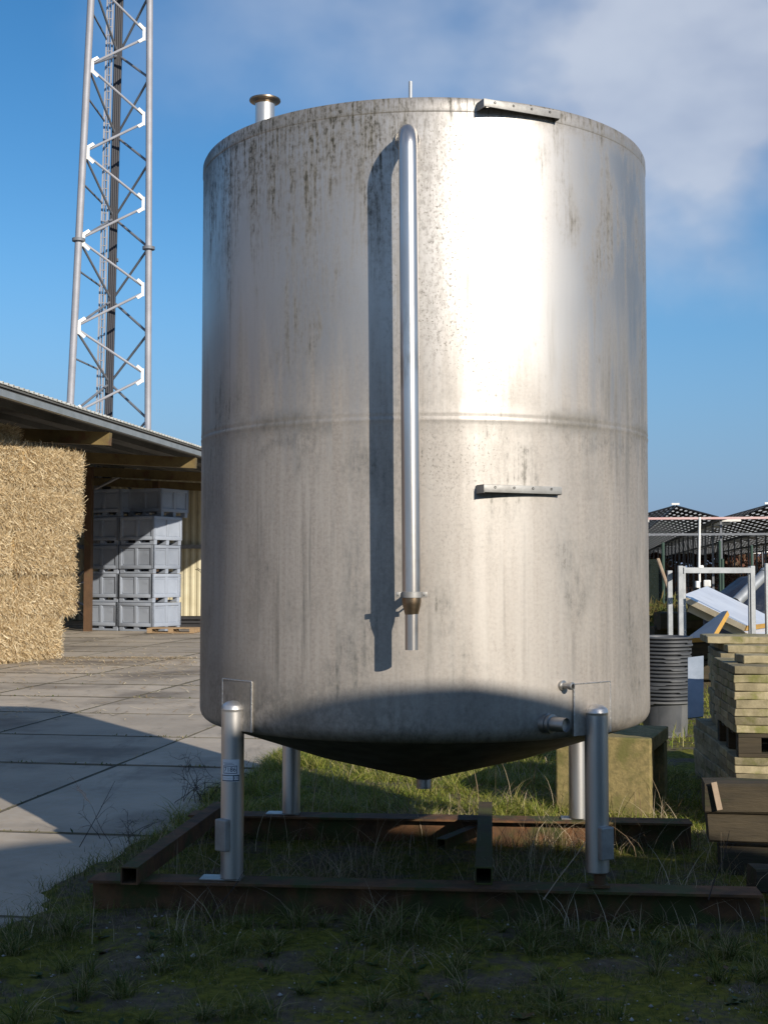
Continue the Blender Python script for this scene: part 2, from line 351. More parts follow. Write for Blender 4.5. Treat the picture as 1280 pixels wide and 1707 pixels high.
M['slab'] = surf('mossy paving slab', (.35, .295, .18), (.22, .185, .11), 11, .9, c3=(.16, .155, .05), s3=4.5, lo3=.5, hi3=.68, bump=.5, bscale=60, bdist=.006, tint=.32)
M['block'] = surf('algae concrete', (.30, .235, .10), (.185, .15, .065), 26, .9, c3=(.15, .14, .045), s3=5, lo3=.45, hi3=.66, bump=.8, bscale=50, bdist=.005)
M['tub'] = surf('anthracite plastic', (.085, .088, .094), (.06, .063, .068), 5, .45, spec=.5, bump=.04)
M['tubgrey'] = surf('mid grey plastic', (.15, .15, .15), (.11, .11, .11), 4, .45, bump=.05)
M['white'] = surf('white sheet', (.66, .68, .72), (.56, .58, .63), 1.4, .4, c3=(.48, .48, .48), s3=3, lo3=.6, hi3=.75, bump=.03)
M['foam'] = surf('orange foam edge', (.56, .32, .07), (.46, .26, .06), 8, .8, bump=.3)
M['foam_pale'] = surf('beige foam edge', (.58, .50, .36), (.48, .40, .27), 8, .8, bump=.3)
M['bluegrey'] = surf('blue grey sheet', (.22, .26, .32), (.17, .2, .25), 2, .5, bump=.03)
M['tarp'] = surf('dark blue tarpaulin', (.025, .032, .05), (.018, .022, .035), 2, .5, bump=.6, bscale=3, bdist=.1)
M['green'] = surf('green paint', (.035, .07, .05), (.028, .055, .04), 5, .6, bump=0)
M['pink'] = surf('pale red rail', (.58, .28, .26), (.62, .50, .48), .35, .6, bump=0)
M['whitepaint'] = surf('white paint', (.82, .81, .78), (.72, .71, .68), 3, .5, bump=0)
M['grass'] = blades('grass blades', [(.045, .070, .012), (.080, .112, .018), (.13, .150, .028), (.20, .19, .06), (.42, .34, .18)])
M['lushgrass'] = blades('lush grass blades', [(.08, .13, .016), (.16, .205, .025), (.25, .28, .04), (.34, .32, .07), (.46, .40, .18)])
M['dry'] = blades('dry stalks', [(.10, .06, .035), (.22, .15, .09), (.42, .33, .21), (.64, .53, .38)], .7, .1)
M['twig'] = surf('dark twig', (.030, .022, .018), (.05, .035, .026), 20, .8, bump=0)
M['straw'] = blades('straw', [(.18, .11, .05), (.55, .40, .21), (.75, .60, .37), (.90, .79, .56)], .55, .15)
M['strawbody'] = surf('packed straw', (.50, .34, .15), (.26, .165, .07), 16, .85, c3=(.15, .095, .045), s3=5, lo3=.58, hi3=.75, bump=.8, bscale=40, bdist=.03)
M['weedleaf'] = blades('weeds', [(.09, .055, .02), (.12, .10, .025), (.08, .11, .02), (.22, .16, .06)], .7, .2)
M['cane'] = blades('brown canes', [(.11, .045, .03), (.16, .07, .045), (.13, .09, .05), (.2, .14, .1)], .8, .2)
M['leaf'] = blades('broad leaves', [(.02, .05, .015), (.05, .09, .025), (.09, .10, .03), (.16, .09, .05)], .5, .2)
M['stone'] = blades('gravel', [(.10, .10, .095), (.2, .195, .185), (.34, .33, .31), (.5, .49, .47)], .8, 0)
M['hall'] = surf('brown brick hall', (.30, .19, .13), (.24, .15, .10), 3, .85, bump=0)
M['shed'] = surf('grey shed sheet', (.20, .20, .19), (.16, .16, .155), 2, .7, bump=0)

def concrete_mat():
    m, t, b, _ = new_mat('yard concrete'); co = t.n('ShaderNodeTexCoord').outputs['Object']
    n1 = t.noise(co, 1.1, 6, .6); n2 = t.noise(co, 14, 6, .65); n3 = t.noise(co, .45, 5, .6); n4 = t.noise(co, 90, 3, .7)
    c = t.mix(t.rng(n1, .3, .7), (.50, .42, .325), (.38, .32, .25)); c = t.mix(t.rng(n2, .35, .75, 0, .45), c, (.46, .43, .375))
    c = t.mix(t.rng(n3, .47, .66, 0, .8), c, (.19, .16, .13)); c = t.mix(t.rng(t.noise(t.mul(co, (1.0, .22, 1)), 2.6, 6, .65), .55, .7, 0, .55), c, (.20, .175, .145)); c = t.mix(t.rng(n4, .6, .75, 0, .5), c, (.16, .15, .13))
    rp = t.n('ShaderNodeNewGeometry').outputs['Random Per Island']
    hv = t.n('ShaderNodeHueSaturation'); t.put(hv.inputs['Value'], t.m('ADD', .86, t.m('MULTIPLY', rp, .26))); t.l(c, hv.inputs['Color'])
    t.l(hv.outputs[0], b.inputs['Base Color']); b.inputs['Roughness'].default_value = .85; b.inputs['Specular IOR Level'].default_value = .3
    t.l(t.bump(t.m('ADD', n2, t.m('MULTIPLY', n4, .6)), .35, .006), b.inputs['Normal']); return m
M['concrete'] = concrete_mat()
def moss_mat():
    m, t, b, _ = new_mat('mossy soil'); co = t.n('ShaderNodeTexCoord').outputs['Object']
    a = t.noise(co, 2.3, 7, .65); c = t.noise(co, 22, 6, .7); d = t.noise(co, 120, 4, .7)
    soil = t.mix(t.rng(c, .35, .65), (.10, .080, .056), (.165, .135, .098)); soil = t.mix(t.rng(d, .58, .7), soil, (.17, .16, .145))
    moss = t.mix(t.rng(c, .35, .65), (.070, .078, .012), (.185, .175, .028))
    t.l(t.mix(t.rng(t.m('ADD', t.m('MULTIPLY', a, .75), t.m('MULTIPLY', c, .25)), .41, .53), soil, moss), b.inputs['Base Color'])
    b.inputs['Roughness'].default_value = .95; b.inputs['Specular IOR Level'].default_value = .15
    t.l(t.bump(t.m('ADD', c, t.m('MULTIPLY', d, .5)), .7, .02), b.inputs['Normal']); return m
M['moss'] = moss_mat()
M['jointsoil'] = surf('dark joint soil', (.125, .105, .08), (.11, .10, .06), 9, .95, bump=.2)
M['field'] = surf('far field soil', (.10, .085, .05), (.07, .075, .03), .12, .95, bump=0)
def pv_mat():
    m, t, b, out = new_mat('solar glass'); u = t.n('ShaderNodeUVMap').outputs[0]
    f = t.vm('FRACTION', u); d = t.vm('LENGTH', t.vm('SUBTRACT', f, (.5, .5, 0)))
    b.inputs['Base Color'].default_value = (.012, .013, .018, 1); b.inputs['Roughness'].default_value = .3
    tr = t.n('ShaderNodeBsdfTranslucent'); tr.inputs[0].default_value = (.8, .8, .78, 1)
    mx = t.n('ShaderNodeMixShader'); t.put(mx.inputs[0], t.rng(d, .30, .23)); t.l(b.outputs[0], mx.inputs[1]); t.l(tr.outputs[0], mx.inputs[2]); t.l(mx.outputs[0], out.inputs[0])
    return m
M['pv'] = pv_mat()
def net_mat():
    m, t, b, out = new_mat('green windbreak net')
    b.inputs['Base Color'].default_value = (.022, .035, .026, 1); b.inputs['Roughness'].default_value = .8
    tr = t.n('ShaderNodeBsdfTransparent'); mx = t.n('ShaderNodeMixShader'); mx.inputs[0].default_value = .3
    t.l(b.outputs[0], mx.inputs[1]); t.l(tr.outputs[0], mx.inputs[2]); t.l(mx.outputs[0], out.inputs[0]); return m
M['net'] = net_mat()

# ------------------------------------------------------------------ the setting: ground, yard
def patch(name, mat, x0, x1, y0, y1, z): return tag(MB().add([(x0, y0, z), (x1, y0, z), (x1, y1, z), (x0, y1, z)], [(0, 1, 2, 3)]).build(name, mat), kind='structure')
patch('ground', M['field'], -1500, 1500, -600, 2500, -.06)

GE = -2.93                                           # where the verge meets the concrete, across the yard
qj = [-10, -8, -6, -4, -2, 0, 2, 4, 6.1, 8.1, 11.05, 13.0, 15.1] + [15.1+2*i for i in range(1, 24)]
mb = MB(); rs = random.Random(3)
for i in range(-14, 1):
    r0, r1 = -4.09+2.05*i, -4.09+2.05*(i+1)
    for q0, q1 in zip(qj, qj[1:]):
        jq = .014; z = rs.uniform(-.003, .003); tx, ty = rs.uniform(-.002, .002), rs.uniform(-.002, .002); e = .003
        ring = lambda d, zz: [rq(r, q, zz) for r, q in ((r0+jq+d, q0+jq+d), (r1-jq-d, q0+jq+d), (r1-jq-d, q1-jq-d), (r0+jq+d, q1-jq-d))]
        vs = ring(0, -.055) + ring(0, z-e) + ring(e, z)
        for k in (8, 9, 10, 11): vs[k].z += (tx if k in (8, 11) else -tx) + (ty if k < 10 else -ty)
        mb.add(vs, [(0, 1, 5, 4), (1, 2, 6, 5), (2, 3, 7, 6), (3, 0, 4, 7), (4, 5, 9, 8), (5, 6, 10, 9), (6, 7, 11, 10), (7, 4, 8, 11), (8, 9, 10, 11)])
tag(mb.build('yard_paving', M['concrete'], fix=False), kind='structure')
jr = [-4.09+2.05*i for i in range(-14, 2)]
strips = [((r, -10), (r, 62)) for r in jr if r < -2.5] + [((-33, q), (-2.2, q)) for q in qj[1:]]
mb = MB(); rs = random.Random(8)
for (a, b) in strips:                                # dirt and moss pressed into the joints, of uneven width
    L = math.hypot(b[0]-a[0], b[1]-a[1]); n = int(L/.12); al = (a[0] == b[0]); vs = []
    for k in range(n+1):
        s = k/n*L; c_ = (a[0], a[1]+s) if al else (a[0]+s, a[1])
        nz = noise.noise(Vector((c_[0]*3, c_[1]*3, 5)))+.6*noise.noise(Vector((c_[0]*11, c_[1]*11, 2)))
        h = max(.003, .008+.016*nz); o_ = .006*noise.noise(Vector((c_[0]*5, c_[1]*5, 1)))
        for w_, zz in ((-h, .002), (0, .009), (h, .002)): vs.append(rq(c_[0]+w_+o_, c_[1], zz) if al else rq(c_[0], c_[1]+w_+o_, zz))
    mb.add(vs, [(3*k+j, 3*k+j+1, 3*k+4+j, 3*k+3+j) for k in range(n) for j in (0, 1)], 0, True)
tag(mb.build('joint_dirt', M['jointsoil'], fix=False), kind='structure')
joint = [rq(-34, -10, -.009), rq(-1.9, -10, -.009), rq(-1.9, 62, -.009), rq(-34, 62, -.009)]
tag(MB().add(joint, [(0, 1, 2, 3)]).build('joint_soil', M['jointsoil']), kind='structure')

def verge_h(r, q):
    v = Vector((r, q, 0))
    e = (r-GE) + .18*noise.noise(v*1.3) + .07*noise.noise(v*6)
    k = min(1, max(0, e/.25)); k = k*k*(3-2*k)
    return -.05 + k*(.085 + .028*noise.noise(v*1.1) + .020*noise.noise(v*4.3) + .010*noise.noise(v*13))
def grid(name, r0, r1, q0, q1, st, zoff=0.0):
    nr, nq = int((r1-r0)/st)+1, int((q1-q0)/st)+1
    V = [rq(r0+i*st, q0+j*st, verge_h(r0+i*st, q0+j*st)+zoff) for j in range(nq) for i in range(nr)]
    Fq = [(j*nr+i, j*nr+i+1, (j+1)*nr+i+1, (j+1)*nr+i) for j in range(nq-1) for i in range(nr-1)]
    ob = mesh_np(name, V, Fq, M['moss']); ob.data.polygons.foreach_set('use_smooth', [True]*len(Fq)); return tag(ob, kind='structure')
grid('verge_soil', -3.3, 2.2, 3.6, 12.6, .022)
grid('grass_terrain', -3.3, 9.0, 12.58, 30, .12)
grid('side_terrain', 2.15, 9.0, 2.0, 12.7, .1)
grid('near_terrain', -3.3, 2.2, 1.0, 3.62, .06)

# ------------------------------------------------------------------ the tank
TC = Vector((.2156, 7.2, 0)); TR = 1.2
tank = thing('storage_tank', 'tall round stainless steel tank with cone bottom on four short legs', 'tank', TC)
def shell_mesh():
    n, rows = 240, []
    prof = []
    for k in range(7):                              # rounded bottom knuckle
        a = -math.pi/2 + k*math.pi/12; prof.append((TR-.075+.075*math.cos(a), .955+.075*math.sin(a)))
    z = .955
    while z < 2.33: z += .06; prof.append((TR, min(z, 2.345)))
    prof += [(TR+.0015, 2.352), (TR+.003, 2.36), (TR+.001, 2.368), (TR-.0005, 2.375), (TR+.002, 2.384), (TR+.0005, 2.395)]
    z = 2.395
    while z < 3.78: z += .06; prof.append((TR, min(z, 3.785)))
    vs = []
    for (r, z) in prof:
        for k in range(n):
            a = 2*math.pi*k/n; p = Vector((math.sin(a), -math.cos(a), z))
            d = .0017*noise.noise(Vector((p.x*1.6, p.y*1.6, z*.9))) + .0012*noise.noise(Vector((p.x*4, p.y*4, z*1.7+9)))
            vs.append((p.x*(r+d), p.y*(r+d), z))
    fs = [(i*n+k, i*n+(k+1) % n, (i+1)*n+(k+1) % n, (i+1)*n+k) for i in range(len(prof)-1) for k in range(n)]
    return MB().add(vs, fs, 0, True)
shell_mesh().build('shell', M['shell'], tank)
MB().lathe([(TR-.002, 3.78), (TR+.0005, 3.784), (TR+.002, 3.789), (TR+.001, 3.838), (TR-.006, 3.852), (TR-.03, 3.860)], 200).build('rim', M['shell'], tank)
MB().lathe([(TR-.03, 3.859), (.6, 3.90), (.0, 3.94)], 96).build('roof', M['steel_dull'], tank)
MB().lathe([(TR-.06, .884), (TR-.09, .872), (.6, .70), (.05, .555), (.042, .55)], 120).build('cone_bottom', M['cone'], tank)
MB().lathe([(.03, .50), (.040, .50), (.040, .56), (.034, .57)], 24).build('drain_nozzle', M['steel_dull'], tank)

def on_shell(phi, z, off=0.0): return Vector((math.sin(phi)*(TR+off), -math.cos(phi)*(TR+off), z))
def phi_at(px):
    lo, hi = -1.3, 1.3
    for _ in range(40):
        m_ = (lo+hi)/2; q = on_shell(m_, 0)+TC
        if 640+F*q.x/q.y < px: lo = m_
        else: hi = m_
    return lo
def M_out(phi): # columns: tangent, outward, up
    return Matrix(((math.cos(phi), math.sin(phi), 0), (math.sin(phi), -math.cos(phi), 0), (0, 0, 1)))
# vent on the roof
v = P(442, 166, 7.0) - TC
vent = MB().lathe([(.052, -.34), (.052, -.012), (.055, 0)], 32, v).build('vent_pipe', M['steel'], tank)
MB().lathe([(.05, -.034), (.056, -.018), (.082, -.012), (.084, -.009), (.083, -.001), (.05, .003), (.046, -.02)], 40, v).build('flange', M['heat'], vent)
v = P(684, 136, 7.0) - TC
MB().tube([v, v-Vector((0, 0, .3))], .010, 8).build('rod', M['galv'], tank)
# downpipe with elbow, clamp, reducer
SO = .185
pt, pb = P(680, 250, 6.0-SO) - TC, P(686, 990, 6.0-SO) - TC
phi_p = math.asin((pt.x)/TR); wall = Vector((pt.x, -math.sqrt(TR*TR-pt.x**2), 0))
rb = .105; c0 = Vector((pt.x, pt.y+rb, pt.z)); path = [pb, pb.lerp(pt, .5), pt]
for k in range(1, 10):
    a = math.pi/2*k/9; path.append(c0 + Vector((0, -rb*math.cos(a), rb*math.sin(a))))
path.append(Vector((pt.x, wall.y+.03, pt.z+rb)))
dp = MB().tube(path, .0415, 28).build('downpipe', M['pipe'], tank)
MB().lathe([(.055, -.012), (.058, 0), (.055, .012)], 28, (pt.x, wall.y-.004, pt.z+rb), M=Matrix.Rotation(math.pi/2, 3, 'X')).build('collar', M['weld'], dp)
MB().lathe([(.0415, .0), (.0425, -.03), (.040, -.048), (.031, -.085), (.030, -.09)], 28, pb).build('reducer', M['heat'], dp)
MB().lathe([(.030, -.088), (.030, -.245), (.027, -.245), (.027, -.12)], 28, pb+Vector((.001, 0, 0))).build('outlet', M['pipe'], dp)
cm = MB().lathe([(.0415, -.018), (.0455, -.016), (.0455, .008), (.0415, .010)], 28, pb)
for s in (-1, 1):
    cm.box(pb+Vector((s*.057, -.004, -.003)), (.024, .006, .024), bev=.002)
    cm.tube([pb+Vector((s*.057, -.012, -.003)), pb+Vector((s*.057, .10, -.003))], .004, 8)
cm.bar(pb+Vector((0, .03, -.003)), Vector((pb.x, wall.y, pb.z-.003)), .03, .02)
cm.build('clamp', M['lug'], dp)
# the two angle brackets, one at the rim and one half way down
def bracket(pa, pb_, tilt):
    a, b_ = Vector(pa), Vector(pb_); t = (b_-a).normalized(); L = (b_-a).length; up = Vector((0, 0, 1)); outw = t.cross(up)
    if outw.y > 0: outw = -outw
    mid = (a+b_)/2; Mx = Matrix((t, -outw, up)).transposed(); mb = MB()
    mb.box(mid, (L, .005, .034), M=Mx, bev=.001)                                 # front face of the angle
    tp = mid - outw*.032 + up*.0165                                               # top flange reaching to the shell, four holes through it
    for o_ in (-.0205, .0205): mb.box(tp + outw*o_, (L, .027, .004), M=Mx)
    xs_ = [-.5*L] + [x for k in (-.36, -.12, .12, .36) for x in (L*k-.007, L*k+.007)] + [.5*L]
    for x0, x1 in zip(xs_[::2], xs_[1::2]): mb.box(tp + t*(x0+x1)/2, (x1-x0, .013, .004), M=Mx)
    for s in (-1, 1): mb.box(mid + t*s*(L/2-.003) - outw*.055 - up*.002, (.005, .105, .036), M=Mx)
    for k in (-.36, -.12, .12, .36):
        mb.lathe([(.006, 0), (.004, .002)], 10, mid+t*L*k+outw*.004+up*.006, M=Matrix((t, up, outw)).transposed(), mi=1)
    return mb
for (xa, ya, xb, yb, dd) in ((806, 171, 933, 188, .0), (806, 812, 936, 816, .0)):
    pa = P(xa, ya+2, 6.0) - TC; ph0, ph1 = phi_at(xa), phi_at(xb)
    A0, B0 = on_shell(ph0, 0, .075), on_shell(ph1, 0, .048)
    A = P(xa, ya+2, A0.y+TC.y) - TC; B = P(xb, yb+2, B0.y+TC.y) - TC
    zz = (A.z+B.z)/2; A.z = B.z = zz
    bracket(A, B, 0).build('bracket', [M['lug'], M['hole'], M['weld']], tank)
# outlet with blind cap, and the small test nozzle above it
ph = phi_at(909); zc = (P(925, 1206, 6.12)-TC).z
nz = MB().lathe([(.046, -.02), (.046, .012), (.040, .014), (.040, .02), (.045, .022), (.045, .034), (.034, .036), (.034, .105), (.032, .110), (.030, .095), (0, .093)], 28, on_shell(ph, zc), M=M_out(ph+.35) @ Matrix(((1, 0, 0), (0, 0, 1), (0, -1, 0))))
nz.build('outlet_nozzle', M['steel_dull'], tank)
ph = phi_at(935); zc = (P(935, 1143, 6.15)-TC).z
MB().lathe([(.024, -.01), (.024, .008), (.014, .01), (.014, .04), (.018, .042), (.018, .06), (.010, .062), (.009, .03)], 20, on_shell(ph, zc), M=M_out(ph+.25) @ Matrix(((1, 0, 0), (0, 0, 1), (0, -1, 0)))).build('test_nozzle', M['steel_dull'], tank)

# four legs
LEG_A = [R_(-50.4), R_(39.6), R_(129.6), R_(-140.4)]
LR, BEAM_Z = 1.225, .19
def text_mesh(body, size):
    cu = bpy.data.curves.new('lettering', 'FONT'); cu.body = body; cu.size = size; cu.align_x = 'CENTER'; cu.align_y = 'CENTER'; cu.resolution_u = 3
    ob = bpy.data.objects.new('lettering', cu); COL.objects.link(ob); dg = bpy.context.evaluated_depsgraph_get(); dg.update()
    me = ob.evaluated_get(dg).to_mesh(); vs = [v.co.copy() for v in me.vertices]; fs = [tuple(p.vertices) for p in me.polygons]
    ob.evaluated_get(dg).to_mesh_clear(); bpy.data.objects.remove(ob); bpy.data.curves.remove(cu)
    return vs, fs
for i, a in enumerate(LEG_A):
    c = Vector((math.sin(a)*LR, -math.cos(a)*LR, 0)); top = 1.03
    bot = .262 if i == 1 else BEAM_Z+.008
    leg = MB().lathe([(.050, bot), (.055, bot+.004), (.055, bot+.008), (.055, bot+.2), (.055, top-.04), (.055, top-.032), (.0568, top-.029), (.0568, top-.024), (.055, top-.021), (.053, top-.010), (.046, top-.003), (.030, top+.008), (0, top+.014)], 36, c).build('leg', M['steel'], tank)
    pm = MB(); nn = 12; dph = .105; z0, z1 = .90, 1.125
    if i in (0, 1): z1 = 1.14
    vs = []
    for r in (TR-.004, TR+.010):
        for zz in (z0, z1):
            for k in range(nn+1):
                p = a-dph+2*dph*k/nn; vs.append((math.sin(p)*r, -math.cos(p)*r, zz))
    m_ = nn+1; ix = lambda r, zz, k: (r*2+zz)*m_+k; fs = []
    for k in range(nn):
        fs += [(ix(1, 0, k), ix(1, 0, k+1), ix(1, 1, k+1), ix(1, 1, k)), (ix(0, 1, k), ix(0, 1, k+1), ix(1, 1, k+1), ix(1, 1, k)), (ix(0, 0, k), ix(0, 0, k+1), ix(1, 0, k+1), ix(1, 0, k))]
    fs += [(ix(0, 0, 0), ix(1, 0, 0), ix(1, 1, 0), ix(0, 1, 0)), (ix(0, 0, nn), ix(1, 0, nn), ix(1, 1, nn), ix(0, 1, nn))]
    pm.add(vs, fs)
    border = [(a-dph, z0), (a-dph, z1), (a+dph, z1), (a+dph, z0)]
    for (p0, s0), (p1, s1) in zip(border, border[1:]):
        pm.tube([(math.sin(p0+(p1-p0)*t/8)*(TR+.009), -math.cos(p0+(p1-p0)*t/8)*(TR+.009), s0+(s1-s0)*t/8) for t in range(9)], .0035, 6, mi=1)
    pm.build('pad_plate', [M['shell'], M['weld']], leg)
    # lifting lug low on the leg, turned outwards
    sgn = -1 if i in (0, 3) else 1
    lug_a = R_(-38) if i in (0, 3) else R_(28)
    if i > 1: lug_a = None
    if lug_a is not None: lc = c + Vector((math.sin(lug_a)*.066, -math.cos(lug_a)*.066, .41 if i != 1 else .405))
    if lug_a is not None: MB().box(lc, (.072, .034, .150), rz=lug_a, bev=.006).build('lug', M['lug'], leg)
    fp = MB().box(c+Vector((-.05 if i in (0, 3) else .0, .02, BEAM_Z+.004)), (.20, .10, .008), rz=R_(-5.4), bev=.002)
    if i != 1: fp.build('foot_plate', M['steel_dull'], leg)
    if i == 1:
        MB().tube([c+Vector((.012, 0, BEAM_Z)), c+Vector((.012, 0, bot+.01))], .028, 14).box(c+Vector((.006, 0, BEAM_Z+.012)), (.09, .09, .012)).build('threaded_foot', M['rust'], leg)
    if i == 0:   # sticker with number plate
        mats = [M['paper'], M['ink']]; sm = MB(); rr = .0562; aim = math.atan2(-(c.x+TC.x), (c.y+TC.y)); aim = -aim - R_(10)
        aim = math.atan2(c.x+TC.x, c.y+TC.y) * -1 - R_(12)
        def wrap(u, vv, lift=0.0):                   # u metres round the tube, vv metres up
            an = aim + u/rr; return c + Vector((math.sin(an)*(rr+lift), -math.cos(an)*(rr+lift), vv))
        def quad(u0, u1, v0, v1, mi, lift):
            n = 8; vs = [wrap(u0+(u1-u0)*k/n, vv, lift) for vv in (v0, v1) for k in range(n+1)]
            sm.add(vs, [(k, k+1, n+2+k, n+1+k) for k in range(n)], mi, False)
        zb = 1.65 - (1300-958)/F*6.36
        quad(-.045, .045, zb, zb+.105, 0, 0)
        quad(-.036, .034, zb+.038, zb+.075, 1, .0006); quad(-.033, .031, zb+.041, zb+.072, 0, .0012)
        quad(-.045, .045, zb+.002, zb+.031, 1, .0006); quad(-.042, .014, zb+.006, zb+.027, 0, .0012)
        quad(.019, .041, zb+.007, zb+.026, 0, .0012)
        for k, (u0, u1) in enumerate(((-.036, .012), (-.03, .02))): quad(u0, u1, zb+.087-.006*k, zb+.0885-.006*k, 1, .0006)
        quad(-.038, .01, zb+.0165, zb+.0172, 1, .0018)
        for body, size, u, vv in (('7186', .030, -.001, zb+.0565), ('CE', .017, .030, zb+.0165)):
            tv, tf = text_mesh(body, size); sm.add([wrap(u+p.x*(.98 if body == 'CE' else 1.0), vv+p.y, .0018) for p in tv], tf, 1)
        sm.build('number_sticker', mats, leg, fix=False)

# ------------------------------------------------------------------ the rusty skid frame the tank stands on
fr = thing('skid_frame', 'rusty steel frame of beams and square tubes under the tank', 'frame', (TC.x, TC.y, 0))
e1 = Vector((math.cos(R_(5.4)), -math.sin(R_(5.4)), 0)); e2 = Vector((-e1.y, e1.x, 0)); yf = LR*math.cos(R_(45))*1.0
def ibeam(a, b, h=.186, bw=.17, tf=.012, tw=.012):
    d = (b-a).normalized(); s = Vector((d.y, -d.x, 0)); prof = [(-bw/2, 0), (bw/2, 0), (bw/2, tf), (tw/2, tf), (tw/2, h-tf), (bw/2, h-tf), (bw/2, h), (-bw/2, h), (-bw/2, h-tf), (-tw/2, h-tf), (-tw/2, tf), (-bw/2, tf)]
    return MB().extrude([a+s*x+Vector((0, 0, z+.004)) for x, z in prof], b-a)
FLp = Vector((math.sin(LEG_A[0]), -math.cos(LEG_A[0]), 0))*LR; FRp = Vector((math.sin(LEG_A[1]), -math.cos(LEG_A[1]), 0))*LR
RRp = -FLp; RLp = -FRp
def beam_between(a, b, ea, eb):
    d = (b-a).normalized(); return a-d*ea, b+d*eb
A, B = beam_between(FLp, FRp, .68, .74); ibeam(A, B).build('beam', M['rust'], fr)
A2, B2 = beam_between(RLp, RRp, .62, .66); ibeam(A2, B2).build('beam', M['rust'], fr)
def sq_tube(a, b, s=.082, t=.006):
    d = (b-a).normalized(); x = Vector((d.y, -d.x, 0)); mb = MB(); z = Vector((0, 0, 1)); h = s/2
    o = [a+x*sx*h+z*sz*h for sx, sz in ((-1, -1), (1, -1), (1, 1), (-1, 1))]; i_ = [a+x*sx*(h-t)+z*sz*(h-t) for sx, sz in ((-1, -1), (1, -1), (1, 1), (-1, 1))]
    L = b-a; vs = o+i_+[p+L for p in o]+[p+L for p in i_]
    fs = []
    for k in range(4):
        j = (k+1) % 4
        fs += [(k, j, 8+j, 8+k), (4+k, 12+k, 12+j, 4+j), (k, 4+k, 4+j, j), (8+k, 8+j, 12+j, 12+k)]
    return mb.add(vs, fs)
zt = BEAM_Z+.041+.002
def cross(pxf, pxr, dyf=.05, dyr=.05):
    f0 = P(pxf, 1450, 6.35) - TC; r0 = P(pxr, 1355, 8.05) - TC
    d = (r0-f0); d.z = 0; d.normalize()
    return Vector((f0.x, f0.y, zt))-d*dyf, Vector((r0.x, r0.y, zt))+d*dyr
for (pf, pr, m) in ((221, 366, 'rust'), (806, 809, 'rust_moss')):
    a, b = cross(pf, pr); sq_tube(a, b).build('cross_tube', M[m], fr)
a = P(735, 1402, 7.55)-TC; b = P(795, 1368, 7.98)-TC; a.z = .13; b.z = .13
sq_tube(a, b, .06).build('brace', M['rust'], fr)

# ------------------------------------------------------------------ radio mast behind the barn
mast = thing('lattice_mast', 'tall three legged galvanised lattice mast behind the barn', 'mast', P(183, 958, 46)*1.0)
mast.location.z = 0; MO = mast.location.copy()
ZB, ZT = 0.0, 42.0
def legline(px0, py0, px1, py1, y0, y1=None):
    a, b = P(px0, py0, y0), P(px1, py1, y0 if y1 is None else y1); d = (b-a)/(b.z-a.z)
    return lambda z: a + d*(z-a.z)
L1 = legline(118, 668, 152, 5, 45.0); L2 = legline(247, 700, 250, 5, 46.15); L3 = legline(182, 690, 200, 5, 47.9)
for Lf, r in ((L1, .125), (L2, .118), (L3, .10)):
    lg = MB().tube([Lf(ZB), Lf(ZT)], r, 14).build('leg', M['mast'], mast, MO)
    for zf in (P(132, 400, 45.0).z, P(132, 400, 45.0).z+14.7):
        MB().lathe([(r, -.05), (r+.10, -.05), (r+.10, .05), (r, .05)], 18, Lf(zf)).build('flange', M['mast_dark'], lg, MO)
zr = [P(239, y, 46.15).z for y in (627, 485, 343, 200, 60)]; st = (zr[-1]-zr[0])/4
zr0 = zr[0]-3*st
nodes = []
k = 0; z = zr0
while z < ZT-2: nodes.append(z); z += st/2
def brace(Lx, Ly, phase, mat, gus):
    for k in range(len(nodes)-1):
        A_, B_ = (Lx, Ly) if (k+phase) % 2 == 0 else (Ly, Lx)
        a, b = A_(nodes[k]), B_(nodes[k+1]); d = (b-a).normalized(); a2, b2 = a+d*.2, b-d*.2
        MB().tube([a2, b2], .045, 8).build('brace', mat, mast, MO)
        if gus:
            mid = (Lx(nodes[k])+Ly(nodes[k]))/2; s = (mid-a).normalized(); c = a+s*.19+Vector((0, -.07, 0)); g_ = MB()
            g_.bar(c+Vector((0, 0, -.24)), c+Vector((0, 0, .24)), .10, .03, up=(0, 1, 0))
            for sz in (-1, 1): g_.bar(c+Vector((0, -.01, sz*.18)), c+Vector((0, -.01, sz*.18))+s*.20+Vector((0, 0, sz*.15)), .11, .04, up=(0, 1, 0))
            g_.build('gusset', M['gusset'], mast, MO)
brace(L2, L1, 0, M['mast'], True); brace(L2, L3, 1, M['mast_dark'], False); brace(L1, L3, 1, M['mast_dark'], False)
cb = MB()
for k in range(4): cb.tube([L3(ZB)+Vector((-.08+.07*k, -.18, 0)), L3(ZT)+Vector((-.08+.07*k, -.18, 0))], .05, 8)
cb.build('cable_run', M['cable'], mast, MO)
ld = MB()
LD = lambda z, s: L3(z)+Vector((-.27+.17*s, -.34, 0))
for s in (-.6, .6): ld.bar(LD(ZB+2, s), LD(ZT, s), .05, .06)
ld.bar(LD(ZB+2, -.1)+Vector((0, .06, 0)), LD(ZT, -.1)+Vector((0, .06, 0)), .19, .02)
z = 2.2
while z < ZT: ld.bar(LD(z, -.6), LD(z, .6), .03, .03); z += .3
ld.build('ladder', M['mast'], mast, MO)
z = 3
while z < 26:
    MB().bar(L1(z), LD(z, -.6), .05, .05).build('ladder_stay', M['mast_dark'], mast, MO); z += st

